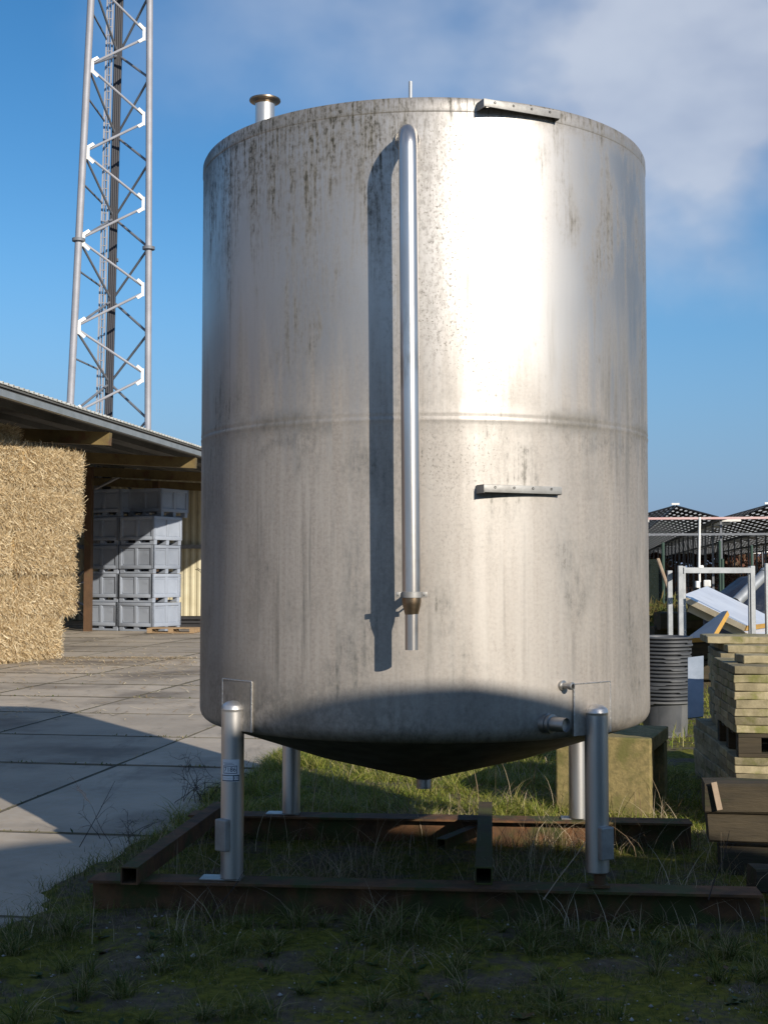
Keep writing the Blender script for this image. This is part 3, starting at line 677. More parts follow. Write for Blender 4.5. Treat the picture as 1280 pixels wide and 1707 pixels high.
# ------------------------------------------------------------------ the barn
E0 = P(0, 632, 22.0); ER = E0.dot(RR); EQ0 = E0.dot(Q); EZ = 4.87           # the eave line: across-yard offset, height
BO = rq(ER, EQ0+8, 0)
barn = thing('open_barn', 'open fronted barn with a deep overhanging sheet roof', 'barn', BO)
WQ = Gd(320, 1036).dot(Q)+.6
q0, q1, pitch = 8.0, WQ+.3, math.tan(R_(6))
DEEP = 15.0
cor = MB(); n = int((q1-q0)/.0345*.5); sx_ = [-DEEP, 0.0]
def corr(u, pitch_len=.207, h=.035):
    f = (u/pitch_len) % 1.0
    return h if .08 < f < .26 else (0 if f > .34 else (h*f/.08 if f <= .08 else h*(.34-f)/.08))
qs = []
q = q0
while q < q1:
    for f in (0, .08, .26, .34): qs.append((q+f*.207, .035 if f in (.08, .26) else 0))
    q += .207
vs = []
for (q, h) in qs:
    for r in (-DEEP, 0.0): vs.append(rq(ER+r, q, EZ - r*pitch + h))
    for r in (-DEEP, 0.0): vs.append(rq(ER+r, q, EZ - r*pitch + h - .012))
fs = []
for i in range(len(qs)-1):
    o = i*4; fs += [(o, o+1, o+5, o+4), (o+2, o+6, o+7, o+3), (o+1, o+3, o+7, o+5)]
cor.add(vs, fs); cor.build('roof', M['rooftop'], barn, BO)
tilt = Vector((0, 0, 1))
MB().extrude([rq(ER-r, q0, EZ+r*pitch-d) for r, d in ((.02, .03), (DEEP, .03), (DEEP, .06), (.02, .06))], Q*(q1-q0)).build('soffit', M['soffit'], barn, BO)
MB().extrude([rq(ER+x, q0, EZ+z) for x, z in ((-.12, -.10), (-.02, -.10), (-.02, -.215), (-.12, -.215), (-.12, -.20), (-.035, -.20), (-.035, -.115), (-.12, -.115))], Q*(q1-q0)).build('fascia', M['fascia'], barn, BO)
MB().extrude([rq(ER+x, q0, EZ+z) for x, z in ((-.14, -.035), (-.05, -.035), (-.05, -.098), (-.14, -.098))], Q*(q1-q0)).build('eave_shade_strip', M['darkwall'], barn, BO)  # dark-coloured strip stands in for the shade below the roof sheet edge
bq = [P(195, 731, 27.4).dot(Q)+6.0*k for k in range(-2, 4)]
POST_R = P(147, 1000, 38.7).dot(RR)
for q in bq:
    MB().bar(rq(ER-.12, q, EZ-.40), rq(ER-DEEP, q, EZ-.40+.9), .16, .27).build('rafter_beam', M['beam'], barn, BO)
    MB().box(rq(POST_R, q-1.3, 2.4), (.2, .2, 4.8), rz=-AX).build('post', M['post'], barn, BO)
for r in (1.2, 2.6, 4.0, 5.4, 7):
    MB().bar(rq(ER-r, q0, EZ+r*pitch-.13), rq(ER-r, q1, EZ+r*pitch-.13), .07, .13).build('purlin', M['soffit'], barn, BO)
cw = MB(); r = -DEEP; pts = []
while r < -1.0:
    for f, h in ((0, 0), (.05, .035), (.12, .035), (.17, 0)): pts.append((r+f, h))
    r += .25
vs = []
for (r, h) in pts: vs += [rq(ER+r, WQ-h, 0), rq(ER+r, WQ-h, EZ-r*pitch-.07)]
cw.add(vs, [(2*i, 2*i+2, 2*i+3, 2*i+1) for i in range(len(pts)-1)])
cw.build('end_wall', M['claddy'], barn, BO)
MB().bar(rq(ER-DEEP, WQ-.12, 2.65), rq(ER-.6, WQ-.12, 2.65), .12, .14).build('rail', M['galv'], barn, BO)
MB().bar(rq(ER-4.2, WQ-.10, 1.9), rq(ER-1.2, WQ-.10, .0), .012, .02).bar(rq(ER-4.0, WQ-.10, 1.45), rq(ER-1.5, WQ-.10, -.2), .012, .02).build('cable_stay', M['cable'], barn, BO)
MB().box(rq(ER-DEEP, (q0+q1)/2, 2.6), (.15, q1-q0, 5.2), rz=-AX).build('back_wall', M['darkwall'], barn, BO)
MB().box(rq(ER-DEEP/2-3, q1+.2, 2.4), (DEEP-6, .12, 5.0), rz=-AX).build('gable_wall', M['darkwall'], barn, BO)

# plastic box pallets stacked five high
CW, CH = 1.30, .84
def make_crate(label, group):
    t = thing('plastic_crate', label, 'crate', (0, 0, 0), 0, group); b = MB(); h = CW/2
    b.box((0, 0, .17), (CW-.06, CW-.06, .05))
    for k in range(4):
        a = k*math.pi/2; Mz = Matrix.Rotation(a, 3, 'Z')
        def bx(c, s, bev=.008): b.box(Mz @ Vector(c), s, M=Mz, bev=bev)
        bx((0, -h+.05, .50), (CW-.10, .03, .62), 0)
        bx((0, -h+.028, .785), (CW-.13, .055, .09)); bx((0, -h+.028, .19), (CW-.13, .055, .10))
        bx((0, -h+.030, .49), (.11, .045, .50))
        for s in (-1, 1):
            bx((s*(h-.055), -h+.035, .485), (.11-.002, .07-.002, .69))
            bx((s*.31, -h+.034, .715), (.36, .010, .022), 0)
            pts = [Mz @ Vector((s*x, -h+.0345, z)) for x, z in ((.075, .68), (.53, .68), (.50, .30), (.46, .265), (.10, .265))]
            b.tube(pts+[pts[0]], .010, 5, cap=False)
        b.box(Mz @ Vector((0, 0, .82)), (.01, .01, .005), M=Mz)
    b.box((h-.30, -h+.031, .60), (.16, .004, .11), mi=1)
    b.build('body', [M['crate'], M['crate']], t)
    for y in (-.55, 0, .55):
        MB().box((0, y, .03), (CW-.04, .13, .06), bev=.008).box((-h+.1, y, .105), (.16, .13, .10)).box((0, y, .105), (.16, .13, .10)).box((h-.1, y, .105), (.16, .13, .10)).build('runner', M['crate'], t)
    return t
CG = 'grey plastic crates stacked in the barn'
TH = R_(30); dl = Vector((-math.cos(TH), math.sin(TH), 0)); dr = Vector((math.sin(TH), math.cos(TH), 0))
C0 = P(255, 1052, 38.3); C0.z = 0
first = None
LV = ['lowest', 'second lowest', 'middle', 'fourth up', 'topmost']
for col in (0, 1):
    for lev in range(5):
        off = dl*(CW/2 + col*(CW+.05)) + dr*(CW/2)
        if lev == 4: off += dr*(.45 if col == 0 else .05) + dl*(.12 if col == 0 else -.05)
        off += dl*random.uniform(-.02, .02) + dr*random.uniform(-.02, .02)
        side = 'near the corrugated wall' if col == 0 else 'beside the rusty barn post'
        lab = f'{LV[lev]} grey plastic crate in the stack {side}'
        loc = C0+off+Vector((0, 0, lev*CH+.002))
        if first is None: first = make_crate(lab, CG); first.location = loc; first.rotation_euler = (0, 0, -TH)
        else: dup(first, loc, -TH, lab, CG)

# straw bales
def bale_mesh(w_, d_, h_, seed):
    rs = np.random.RandomState(seed); bm = bmesh.new(); bmesh.ops.create_cube(bm, size=1)
    bmesh.ops.subdivide_edges(bm, edges=bm.edges[:], cuts=9, use_grid_fill=True); mb = MB()
    for v in bm.verts:
        p = v.co; q = Vector((p.x*w_, p.y*d_, (p.z+.5)*h_)); n_ = Vector((q.x+seed*3.1, q.y, q.z))*1.7
        e = max(abs(p.x), abs(p.y), abs(p.z)); rnd = sum(max(0, abs(c)-.42) for c in p)-.08
        q -= Vector((p.x*w_, p.y*d_, (p.z)*h_)).normalized()*max(0, rnd)*1.1
        q += Vector(noise.noise_vector(n_))*.10 + Vector(noise.noise_vector(n_*4))*.025; v.co = q
    bm.verts.index_update(); mb.add([v.co for v in bm.verts], [[v.index for v in f.verts] for f in bm.faces], 0, True); bm.free()
    N = 15000; V = np.zeros((N, 4, 3)); face = rs.choice(3, N, p=[.22, .64, .14])
    u = rs.uniform(-.47, .47, N); v_ = rs.uniform(.06, .94, N); c = np.zeros((N, 3)); nrm = np.zeros((N, 3)); t1 = np.zeros((N, 3)); t2 = np.zeros((N, 3))
    f0, f1, f2 = face == 0, face == 1, face == 2
    c[f0] = np.stack([u*w_, np.full(N, -d_/2), v_*h_], 1)[f0]; nrm[f0] = (0, -1, 0); t1[f0] = (1, 0, 0); t2[f0] = (0, 0, 1)
    c[f1] = np.stack([np.full(N, w_/2), u*d_, v_*h_], 1)[f1]; nrm[f1] = (1, 0, 0); t1[f1] = (0, 1, 0); t2[f1] = (0, 0, 1)
    c[f2] = np.stack([u*w_, (v_-.5)*d_, np.full(N, h_)], 1)[f2]; nrm[f2] = (0, 0, 1); t1[f2] = (1, 0, 0); t2[f2] = (0, 1, 0)
    an = rs.normal(math.pi/2, .5, N); ln = rs.uniform(.03, .12, N); wd = rs.uniform(.0025, .006, N)
    dr_ = t1*np.cos(an)[:, None]+t2*np.sin(an)[:, None]; sd = -t1*np.sin(an)[:, None]+t2*np.cos(an)[:, None]
    lift = rs.uniform(-.02, .07, N)[:, None]; tl = rs.normal(.0, .05, N)[:, None]
    big = rs.rand(N) < .05; ln = np.where(big, ln*2.0, ln); wd = np.where(big, wd*1.4, wd)
    a = c+nrm*(lift-tl)-dr_*ln[:, None]/1; b = c+nrm*(lift+tl)+dr_*ln[:, None]/1
    V[:, 0] = a-sd*wd[:, None]; V[:, 1] = a+sd*wd[:, None]; V[:, 2] = b+sd*wd[:, None]; V[:, 3] = b-sd*wd[:, None]
    return mb, V.reshape(-1, 3), np.arange(N*4).reshape(-1, 4)
BW, BH, BD = 1.2, .812, 2.16
protos = [bale_mesh(BW, BD, BH, 11+k) for k in range(4)]
made = {}
HG = 'straw bales stacked under the barn roof'
HA = R_(18.5); hq_, hn_ = Vector((math.sin(HA), math.cos(HA), 0)), Vector((math.cos(HA), -math.sin(HA), 0)); H0 = Vector((-7.06, 24.3, 0))
def hay_s(px):                                       # where the ray through this pixel column meets the face of the stack
    k = (px-640)/F; return (k*H0.y-H0.x)/(hq_.x-k*hq_.y)
LVB = ['lowest', 'second lowest', 'middle', 'second highest', 'highest sunlit']
for lev, px in enumerate([106, 134, 128, 144, 148, 60]):
    for col in range(2):
        if lev == 5 and col: continue
        k = (col*2+lev*3+1) % 4; s1 = hay_s(px); inset = (.0, .10, .04, .10, .14, .38)[lev] + random.uniform(0, .05)
        c = H0 + hq_*(s1-BD*(col+.5)-.05*col) - hn_*(BW/2+inset)
        lab = f'{LVB[lev]} straw bale in the ' + ('column ending beside the barn post' if col == 0 else 'column cut by the left edge') if lev < 5 else 'loose shaded straw bale lying on top of the stack under the roof'
        loc = (c.x, c.y, lev*.83+.005); rz = -HA + random.uniform(-.02, .02)
        if k not in made:
            mb_, V, Fq = protos[k]
            t = mb_.build('straw_bale', M['strawbody']); tag(t, lab, 'bale', HG); t.location = loc; t.rotation_euler = (0, 0, rz)
            s_ = mesh_np('loose_straw', V, Fq, M['straw'], t); s_['kind'] = 'stuff'; made[k] = t
        else:
            o = dup(made[k], loc, rz, lab, HG)
            if lev == 5: o.scale = (1, 1, .42)
# loose straw on the concrete in front
N = 2600; rs = np.random.RandomState(5); px_ = rs.uniform(-40, 330, N); rr_ = rs.uniform(0, 1, N)**2
yy = 26.4 - 7*rr_*(rs.uniform(0, 1, N)); xx = (px_-640)/F*yy*1.0
yy = np.where(rs.uniform(0, 1, N) < .35, rs.uniform(15, 37, N), yy); xx = (px_-640)/F*yy
an = rs.uniform(0, 6.28, N); ln = rs.uniform(.03, .12, N); wd = .006
D = np.stack([np.cos(an)*ln, np.sin(an)*ln, rs.uniform(-.004, .02, N)], 1); S = np.stack([-np.sin(an)*wd, np.cos(an)*wd, 0*an], 1); C = np.stack([xx, yy, 0*an+.014], 1)
V = np.stack([C-D-S, C-D+S, C+D+S, C+D-S], 1).reshape(-1, 3); V[:, 2] = np.maximum(V[:, 2], .008)
tag(mesh_np('scattered_straw', V, np.arange(N*4).reshape(-1, 4), M['straw']), 'loose straw scattered on the concrete yard', 'straw', kind='stuff')

# pallets
def make_pallet(label, group, L=1.2, W=.8, old=False):
    t = thing('wooden_pallet', label, 'pallet', (0, 0, 0), 0, group)
    for k in range(5): MB().box((0, -W/2+.05+k*(W-.1)/4, .133), (L, .098, .022), bev=.002).build('deck_board', M['oldwood' if old else 'wood'], t)
    for y in (-W/2+.05, 0, W/2-.05):
        MB().box((0, y, .011), (L, .098, .022), bev=.002).build('skid_board', M['oldwood' if old else 'wood'], t)
        for x in (-L/2+.07, 0, L/2-.07): MB().box((x, y, .072), (.14, .097, .098), bev=.002).build('block', M['oldwood' if old else 'wood'], t)
    return t
pc = P(290, 1053, 37.6)
pal = make_pallet('empty wooden pallet on the concrete in front of the crates', 'wooden pallets', 1.35); pal.location = (pc.x, pc.y, .01); pal.rotation_euler = (0, 0, R_(-4))
pc = P(318, 1040, 41.5)
bs = thing('folded_sheeting', 'black folded sheeting with a red strap by the beige wall', 'sheeting', (pc.x, pc.y, 0))
MB().box((0, 0, .18), (1.3, .8, .10), bev=.03).box((.05, 0, .30), (1.2, .8, .10), bev=.03).box((0, 0, .06), (1.3, .8, .12)).build('sheet', M['black'], bs)
MB().box((-.45, -.44, .17), (.2, .03, .2), bev=.01).build('strap', surf('red strap', (.5, .03, .03), (.4, .03, .03), 5, .6), bs)

# ------------------------------------------------------------------ right side: block, tubs, paving slabs, timbers
bc = Gd(1005, 1366)
bw_ = 158/F*bc.y; bh = EYE-(1226-HOR)/F*bc.y
blk = thing('concrete_block', 'mossy yellowish concrete trestle block behind the right rear leg', 'concrete block', (bc.x, bc.y, 0), R_(-20))
mb = MB(); mb.box((0, .07, bh/2-.02), (bw_, .14, bh+.04), bev=.012)
mb.build('upright', M['block'], blk)
MB().box((0, .50, bh-.055), (bw_-.006, .715, .095), bev=.008).build('top_slab', M['block'], blk)
MB().box((0, .77, bh/2-.06), (bw_-.02, .14, bh-.10), bev=.008).build('upright', M['block'], blk)
MB().lathe([(.012, 0), (.011, .02)], 10, (-.16, -.0015, .22), M=Matrix.Rotation(math.pi/2, 3, 'X')).build('hole', M['hole'], blk)

# nested round tubs
tc = Gd(1108, 1231); tr = .262
def make_tub(lab, grp, grey=False):
    b = MB(); n = 64; vs = []; prof_out = [(.205, 0), (.212, .0), (.234, .33), (.236, .357), (.272, .358), (.275, .361), (.275, .375), (.272, .378), (.25, .378), (.235, .35), (.205, .012), (0, .010)]
    for (r, z) in prof_out:
        for k in range(n):
            a = 2*math.pi*k/n; notch = 0
            if r > .256:                               # rim dips at the four grips
                ph = (a/math.pi) % 1.0
                notch = -.012 if .12 < ph < .30 else 0
            vs.append((r*math.cos(a), r*math.sin(a), z+(notch if z < .365 else notch*.35)))
    fs = [(i*n+k, i*n+(k+1) % n, (i+1)*n+(k+1) % n, (i+1)*n+k) for i in range(len(prof_out)-1) for k in range(n)]
    b.add(vs, fs, 0, True); o = b.build('plastic_tub', M['tubgrey' if grey else 'tub'], fix=True); return tag(o, lab, 'tub', grp)
TG = 'round plastic tubs nested in one stack'
NT_ = 17; stp = (P(1108, 1062, tc.y).z - .378)/(NT_)
tub0 = None
for k in range(NT_+1):
    pos = 'grey plastic tub at the very bottom of the round stack' if k == 0 else (f'dark plastic tub {ORD[NT_-k]} from the top of the nested round stack' if k < NT_ else 'dark plastic tub on top of the nested round stack')
    loc = (tc.x+random.uniform(-.008, .008), tc.y+random.uniform(-.008, .008), .01+k*stp); rz = random.uniform(0, 6.28)
    if k == 0: make_tub(pos, TG, True).location = loc
    elif tub0 is None: tub0 = make_tub(pos, TG); tub0.location = loc; tub0.rotation_euler = (0, 0, rz)
    else: dup(tub0, loc, rz, pos, TG)

# paving slabs
def slab_proto(w_, d_, h_, seed):
    bm = bmesh.new(); bmesh.ops.create_cube(bm, size=1)
    for v in bm.verts: v.co = Vector((v.co.x*w_, v.co.y*d_, (v.co.z+.5)*h_))
    bmesh.ops.subdivide_edges(bm, edges=bm.edges[:], cuts=5, use_grid_fill=True)
    bmesh.ops.bevel(bm, geom=[e for e in bm.edges if e.calc_face_angle(0) > 1], offset=.004, segments=1, affect='EDGES')
    for v in bm.verts: v.co += Vector(noise.noise_vector(v.co*14+Vector((seed*5, 0, 0))))*.006
    mb = MB(); bm.verts.index_update(); mb.add([v.co for v in bm.verts], [[v.index for v in f.verts] for f in bm.faces]); bm.free(); return mb
slab_t = []
def slabs(cx, cy, rz, z0, layers, nx, ny, w_, d_, lab, grp, h_=.0525, jig=.008, seed=0, key='a'):
    rs = random.Random(seed); c, s = math.cos(rz), math.sin(rz)
    for L in range(layers):
        jx, jy = rs.uniform(-jig, jig), rs.uniform(-jig, jig)
        for i in range(nx):
            for j in range(ny):
                x = (i+.5)*w_+jx+rs.uniform(-.003, .003); y = (j+.5)*d_+jy+rs.uniform(-.003, .003)
                loc = (cx+c*x-s*y, cy+s*x+c*y, z0+L*h_)
                pool = [o for kk, o in slab_t if kk == (key, w_, d_)]
                r_ = rz+rs.uniform(-.01, .01)+(math.pi if rs.random() < .5 else 0)
                lb = lab[min(L, len(lab)-1)] if isinstance(lab, list) else lab
                if len(pool) < 6:
                    o = slab_proto(w_-.003, d_-.003, h_-.003, len(slab_t)).build('paving_slab', M['slab']); slab_t.append(((key, w_, d_), o)); tag(o, lb, 'paving slab', grp)
                else: o = dup(rs.choice(pool), None, None, lb, grp)
                o.location = loc; o.rotation_euler = (0, 0, r_)
S0 = P(1223, 1110, 8.3); zt_ = S0.z; rzS = R_(-6)
ztop8 = [zt_-8*.0525]
laya = ['lowest', 'second lowest', 'third lowest', 'fourth lowest', 'fourth highest', 'third highest', 'second highest', 'topmost']
slabs(S0.x, S0.y, rzS, zt_-8*.0525, 8, 2, 3, .5, .30, [f'concrete paving slab in the {a} layer of the front stack on the pallet' for a in laya], 'paving slabs of the front pallet stack', seed=2)
pz = zt_-8*.0525-.146
pl = make_pallet('old wooden pallet sandwiched between two layers of paving slabs', 'wooden pallets', 1.0, .9, True)
pl.location = (S0.x+math.cos(rzS)*.52-math.sin(rzS)*.45, S0.y+math.sin(rzS)*.52+math.cos(rzS)*.45, pz); pl.rotation_euler = (0, 0, rzS)
nl = int((pz-.0)/.0525)
slabs(S0.x+.0, S0.y+.01, rzS, pz-nl*.0525, nl, 2, 3, .5, .30, 'mossy paving slab in the lower stack beneath the sandwiched pallet', 'paving slabs under the pallet', seed=4)
S1 = P(1186, 1063, 9.75)
n1_ = int(S1.z/.055)
slabs(S1.x+.06, S1.y, R_(-9), S1.z-n1_*.055, n1_-2, 2, 2, .5, .5, 'mossy paving slab in the tall rear stack behind the pallet stack', 'paving slabs of the rear stack', h_=.055, seed=6, jig=.012)
slabs(S1.x+.12, S1.y-.02, R_(-6), S1.z-2*.055, 1, 2, 2, .5, .5, 'shifted paving slab second from the top of the rear stack', 'shifted slabs on the rear stack', h_=.055, seed=8)
slabs(S1.x+.03, S1.y+.25, R_(-7), S1.z-1*.055, 1, 2, 1, .5, .5, 'loose paving slab lying on top of the rear stack', 'loose slabs on the rear stack', h_=.055, seed=9)
S2 = P(1238, 1085, 8.55)
slabs(S2.x, S2.y, R_(3), zt_+.0, 1, 1, 1, .5, .2, 'small broken slab lying on top of the front stack', None, h_=.052, seed=10)
S3 = Gd(1143, 1292)
slabs(S3.x-.02, 9.9, R_(-4), .0, 8, 1, 2, .20, .5, 'mossy narrow slab in the low pile beside the tubs', 'slabs of the low mossy pile', seed=12, jig=.02, h_=.06)

def timber(name, lab, cat, a, b, w_, h_, mat, group=None):
    a, b = Vector(a), Vector(b); d = b-a; L = d.length; mb = MB(); n = 10; d.normalize(); s = Vector((d.y, -d.x, 0)).normalized(); u = s.cross(d)
    if u.z < 0: u = -u
    vs = []
    sec = [(-.5, -.42), (-.42, -.5), (.42, -.5), (.5, -.42), (.5, .42), (.42, .5), (-.42, .5), (-.5, .42)]
    for k in range(n+1):
        for (x, z) in sec:
            p = a.lerp(b, k/n)+s*x*w_+u*z*h_; vs.append(p+Vector(noise.noise_vector(p*9))*.008)
    m_ = len(sec); fs = [(k*m_+j, k*m_+(j+1) % m_, (k+1)*m_+(j+1) % m_, (k+1)*m_+j) for k in range(n) for j in range(m_)] + [tuple(range(m_))[::-1], tuple(range(n*m_, (n+1)*m_))]
    o = mb.add(vs, fs).build(name, mat, None, (a+b)/2, loc=(a+b)/2)
    return tag(o, lab, cat, group)
t0 = P(1172, 1325, 7.35); t1 = Vector((t0.x+1.5, t0.y-.25, t0.z))
tim = timber('timber_sleeper', 'wide weathered timber with a pale lath nailed to its face', 'timber', t0, t1, .22, .165, M['oldwood'])
oc = Vector(tim.location)
a = P(1189, 1304, 7.215); b = P(1199, 1350, 7.205)
MB().bar(a, b, .030, .010, up=(0, 1, 0)).build('lath', M['lath'], tim, oc)
timber('timber_sleeper', 'dark timber lying directly beneath the weathered one with the lath', 'timber', (t0.x+.02, t0.y+.02, t0.z-.165), (t1.x, t1.y+.02, t0.z-.165), .24, .155, M['oldwood'], 'stacked timbers')
timber('timber_sleeper', 'mossy timber second layer down in the timber pile', 'timber', (t0.x+.08, t0.y-.0, .085), (t1.x, t1.y-.0, .085), .26, .16, M['oldwood'], 'stacked timbers')
timber('timber_sleeper', 'short dark timber end on the grass beyond the beam end', 'timber', P(1252, 1465, 6.55), P(1252, 1465, 6.55)+Vector((1.2, .1, 0)), .14, .12, M['oldwood'])

# bluish sheet leaning between the tubs and the slabs
PALE_SHEET = surf('pale blue sheet', (.30, .34, .40), (.22, .26, .31), 5, .4, bump=.2)

# galvanised racks
def rack(px0, px1, y0, y1, ytop, lab):
    a = P(px0, ytop, y0); b = P(px1, ytop, y1); t = thing('steel_rack', lab, 'rack', (a.x, a.y, 0)); O = Vector((a.x, a.y, 0)); z = a.z
    back = Vector((.28, 1.1, 0))
    for p in (a, b, a+back, b+back):
        MB().box((p.x, p.y, z/2), (.052, .052, z), bev=.004).build('post', M['galv'], t, O)
    for p, q in ((a, b), (a+back, b+back), (a, a+back), (b, b+back)):
        p2, q2 = Vector((p.x, p.y, z-.05)), Vector((q.x, q.y, z-.05)); MB().bar(p2+(q2-p2).normalized()*.035, q2-(q2-p2).normalized()*.035, .045, .06).build('rail', M['galv'], t, O)
    return t
rack(1133, 1253, 14.6, 14.9, 943, 'galvanised steel rack frame standing in front of the white panels')
def lone_post(px, ytop, y, lab):
    p = P(px, ytop, y); o = MB().box((0, 0, p.z/2), (.055, .055, p.z), bev=.004).box((0, 0, p.z*.42), (.075, .075, .04)).box((0, 0, .006), (.14, .14, .012)).build('steel_post', M['galv'], None, loc=(p.x, p.y, 0)); return tag(o, lab, 'post', None)
lone_post(1115.5, 951, 15.6, 'short galvanised post just left of the rack frame')
lone_post(1278, 939, 14.6, 'galvanised post right of the rack, cut by the edge')

# sandwich panels: a white pair lying askew, a blue grey one leaning
def panel(name, corners, th, mats, lab):
    c = [Vector(p) for p in corners]; nrm = (c[1]-c[0]).cross(c[3]-c[0]).normalized()
    if nrm.z < 0: nrm = -nrm
    vs = c+[p-nrm*th for p in c]; ctr = sum(c, Vector())/4
    o = MB().add(vs, [(0, 1, 2, 3)], 0).add(vs, [(4, 5, 6, 7)], 0).add(vs, [(0, 1, 5, 4), (1, 2, 6, 5)], 1).add(vs, [(3, 0, 4, 7)], 1).add(vs, [(2, 3, 7, 6)], 1 if len(mats) < 3 else 2).build(name, mats, None, ctr, loc=ctr)
    return tag(o, lab, 'panel')
A, B, C, D = P(1137, 992, 16.6), P(1178, 977, 19.6), P(1300, 1036, 19.0), P(1243, 1043, 16.0)
panel('insulated_panel', (A, B, C, D), .07, [M['white'], M['foam_pale'], M['foam']], 'large white insulated panel lying on top of the slanting pile')
dz = Vector((.1, .05, -.13)); panel('insulated_panel', (A+dz, B+dz, C+dz, D+dz), .08, [M['white'], M['foam_pale'], M['foam_pale']], 'second white insulated panel just beneath the top white one')
A, B, C, D = P(1146, 1064, 14.0), P(1206, 1018, 14.4), P(1212, 1020, 14.32), P(1186, 1064, 13.6)
A2 = P(1140, 1075, 14.9); 
panel('roof_panel', (P(1143, 1064, 14.2), P(1204, 1019, 14.9), P(1212, 1018, 14.3), P(1186, 1062, 13.6)), .05, [M['bluegrey'], M['foam'], M['foam']], 'blue grey panel with an orange edge leaning upwards')
A, B, C, D = P(1146, 1096, 11.6), P(1172, 1093, 11.6), P(1172, 1194, 11.3), P(1146, 1197, 11.3)
panel('plastic_sheet', (A, B, C, D), .02, [PALE_SHEET, PALE_SHEET], 'pale bluish sheet leaning between the tubs and the slab stacks')
# rough pile that carries the panels
pp = P(1195, 1010, 18.0)
for k, (dx, dy, z, L) in enumerate(((-.3, 0, .12, 2.2), (.2, .5, .12, 2.2), (-.1, -.1, .36, 1.9), (.3, .4, .36, 2.0), (-.25, .2, .60, 1.3), (-.45, .25, .82, .8), (-.5, .1, 1.02, .6))):
    timber('log', f'{ORD[k]} rough dark log in the pile carrying the white panels', 'log', (pp.x+dx-L/2, pp.y+dy, z), (pp.x+dx+L/2, pp.y+dy+.1, z), .26, .24, M['oldwood'], 'logs under the white panels')
# dark tarpaulin heap with a pale pipe leaning on it
hp = P(1262, 985, 22); hb = bmesh.new(); bmesh.ops.create_icosphere(hb, subdivisions=4, radius=1)
for v in hb.verts:
    v.co = Vector((v.co.x*1.3, v.co.y*1.2, max(-.05, v.co.z)*1.55)); v.co += Vector(noise.noise_vector(v.co*1.6))*.22
hb.verts.index_update(); o = MB().add([v.co for v in hb.verts], [[v.index for v in f.verts] for f in hb.faces], 0, True).build('tarpaulin_heap', M['tarp'], None, loc=(hp.x, hp.y, 0)); hb.free()
tag(o, 'heap under a dark blue tarpaulin behind the steel rack', 'heap')
a, b = P(1226, 1004, 20.2), P(1279, 952, 20.6)
o = MB().tube([a, b], .085, 14).tube([b-(b-a)*.12, b-(b-a)*.06], .1, 14).build('duct_pipe', M['galv'], None, (a+b)/2, loc=(a+b)/2); tag(o, 'pale round pipe leaning on the tarpaulin heap', 'pipe')

# net fence and posts
fa, fb = P(1040, 930, 25), P(1104, 930, 24.6)
nf = thing('net_fence', 'dark green windbreak net fence beyond the tank', 'fence', (fb.x, fb.y, 0)); O = Vector((fb.x, fb.y, 0))
MB().bar((fa.x, fa.y, .98), (fb.x, fb.y, .98), .02, 1.92).build('net', M['net'], nf, O)
for p in (fa, (fa+fb)/2, fb): MB().tube([(p.x, p.y-.03, 0), (p.x, p.y-.03, 2.25)], .03, 8).build('post', M['green'], nf, O)
a, b = P(1096, 932, 24.5), P(1112, 978, 24.2); MB().tube([a, b], .035, 8).build('brace', M['lath'], nf, O)
for k, (px, yt, y) in enumerate(((1199, 905, 26), (1252, 912, 27), (1203.5, 935, 24))):
    p = P(px, yt, y); o = MB().tube([(0, 0, 0), (0, 0, p.z)], .028, 10).lathe([(.03, p.z), (.03, p.z+.03), (0, p.z+.045)], 10).build('green_post', M['green'], None, loc=(p.x, p.y, 0)); tag(o, ('tall green post right of the white pole', 'green post above the right end of the rack', 'shorter green post close beside the tall green one')[k], 'post')
# white pole with floodlights near its foot
p = P(1165.5, 862, 38); q = P(1164, 968, 36)
wp = thing('white_pole', 'thin white pole rising to the pink rail, lamps at its foot', 'pole', (p.x, p.y, 0)); O = Vector((p.x, p.y, 0))
MB().tube([(p.x, p.y, 0), (p.x-.03, p.y, 1.9), p], .035, 10).build('pole', M['whitepaint'], wp, O)
for dx, dz, sx_, rz in ((-.12, .0, .13, .4), (.16, .03, .20, -.3), (-.02, .45, .16, .0)):
    MB().box((p.x+dx, p.y-.15, 1.62+dz-.25), (sx_, .10, .20), rz=rz, bev=.03).build('lamp', M['whitepaint'], wp, O)

# weedy mound
mc = P(1094, 1010, 20.5)
def leaf_cloud(name, centers, n, rad, size, mat, seed, hz=1.0, up=.0, flat=False):
    rs = np.random.RandomState(seed); cs = np.asarray(centers)[rs.randint(0, len(centers), n)]
    d = rs.normal(0, 1, (n, 3)); d /= np.linalg.norm(d, axis=1)[:, None]; rad_ = rad*rs.uniform(.2, 1, n)**.5
    c = cs+d*rad_[:, None]*np.array([1, 1, hz]); c[:, 2] = np.maximum(c[:, 2], .02)
    a = rs.normal(0, 1, (n, 3)); a[:, 2] = a[:, 2]*(1+up)+up; a /= np.linalg.norm(a, axis=1)[:, None]; b = np.cross(a, rs.normal(0, 1, (n, 3))); b /= np.linalg.norm(b, axis=1)[:, None]
    L = size*rs.uniform(.5, 1.4, n)[:, None]; W = L*(.12 if flat else .35)
    V = np.stack([c-a*L, c+b*W, c+a*L, c-b*W], 1).reshape(-1, 3); V[:, 2] = np.maximum(V[:, 2], .0)
    return mesh_np(name, V, np.arange(n*4).reshape(-1, 4), mat)
cen = [(mc.x+random.uniform(-1.2, .45), mc.y+random.uniform(-.5, .8), random.uniform(.1, 1.0)) for _ in range(40)]
tag(leaf_cloud('weeds', cen, 9000, .42, .10, M['weedleaf'], 3, 1.0, .8, True), 'rusty green overgrown weeds between tank and rack', 'weeds', kind='stuff')

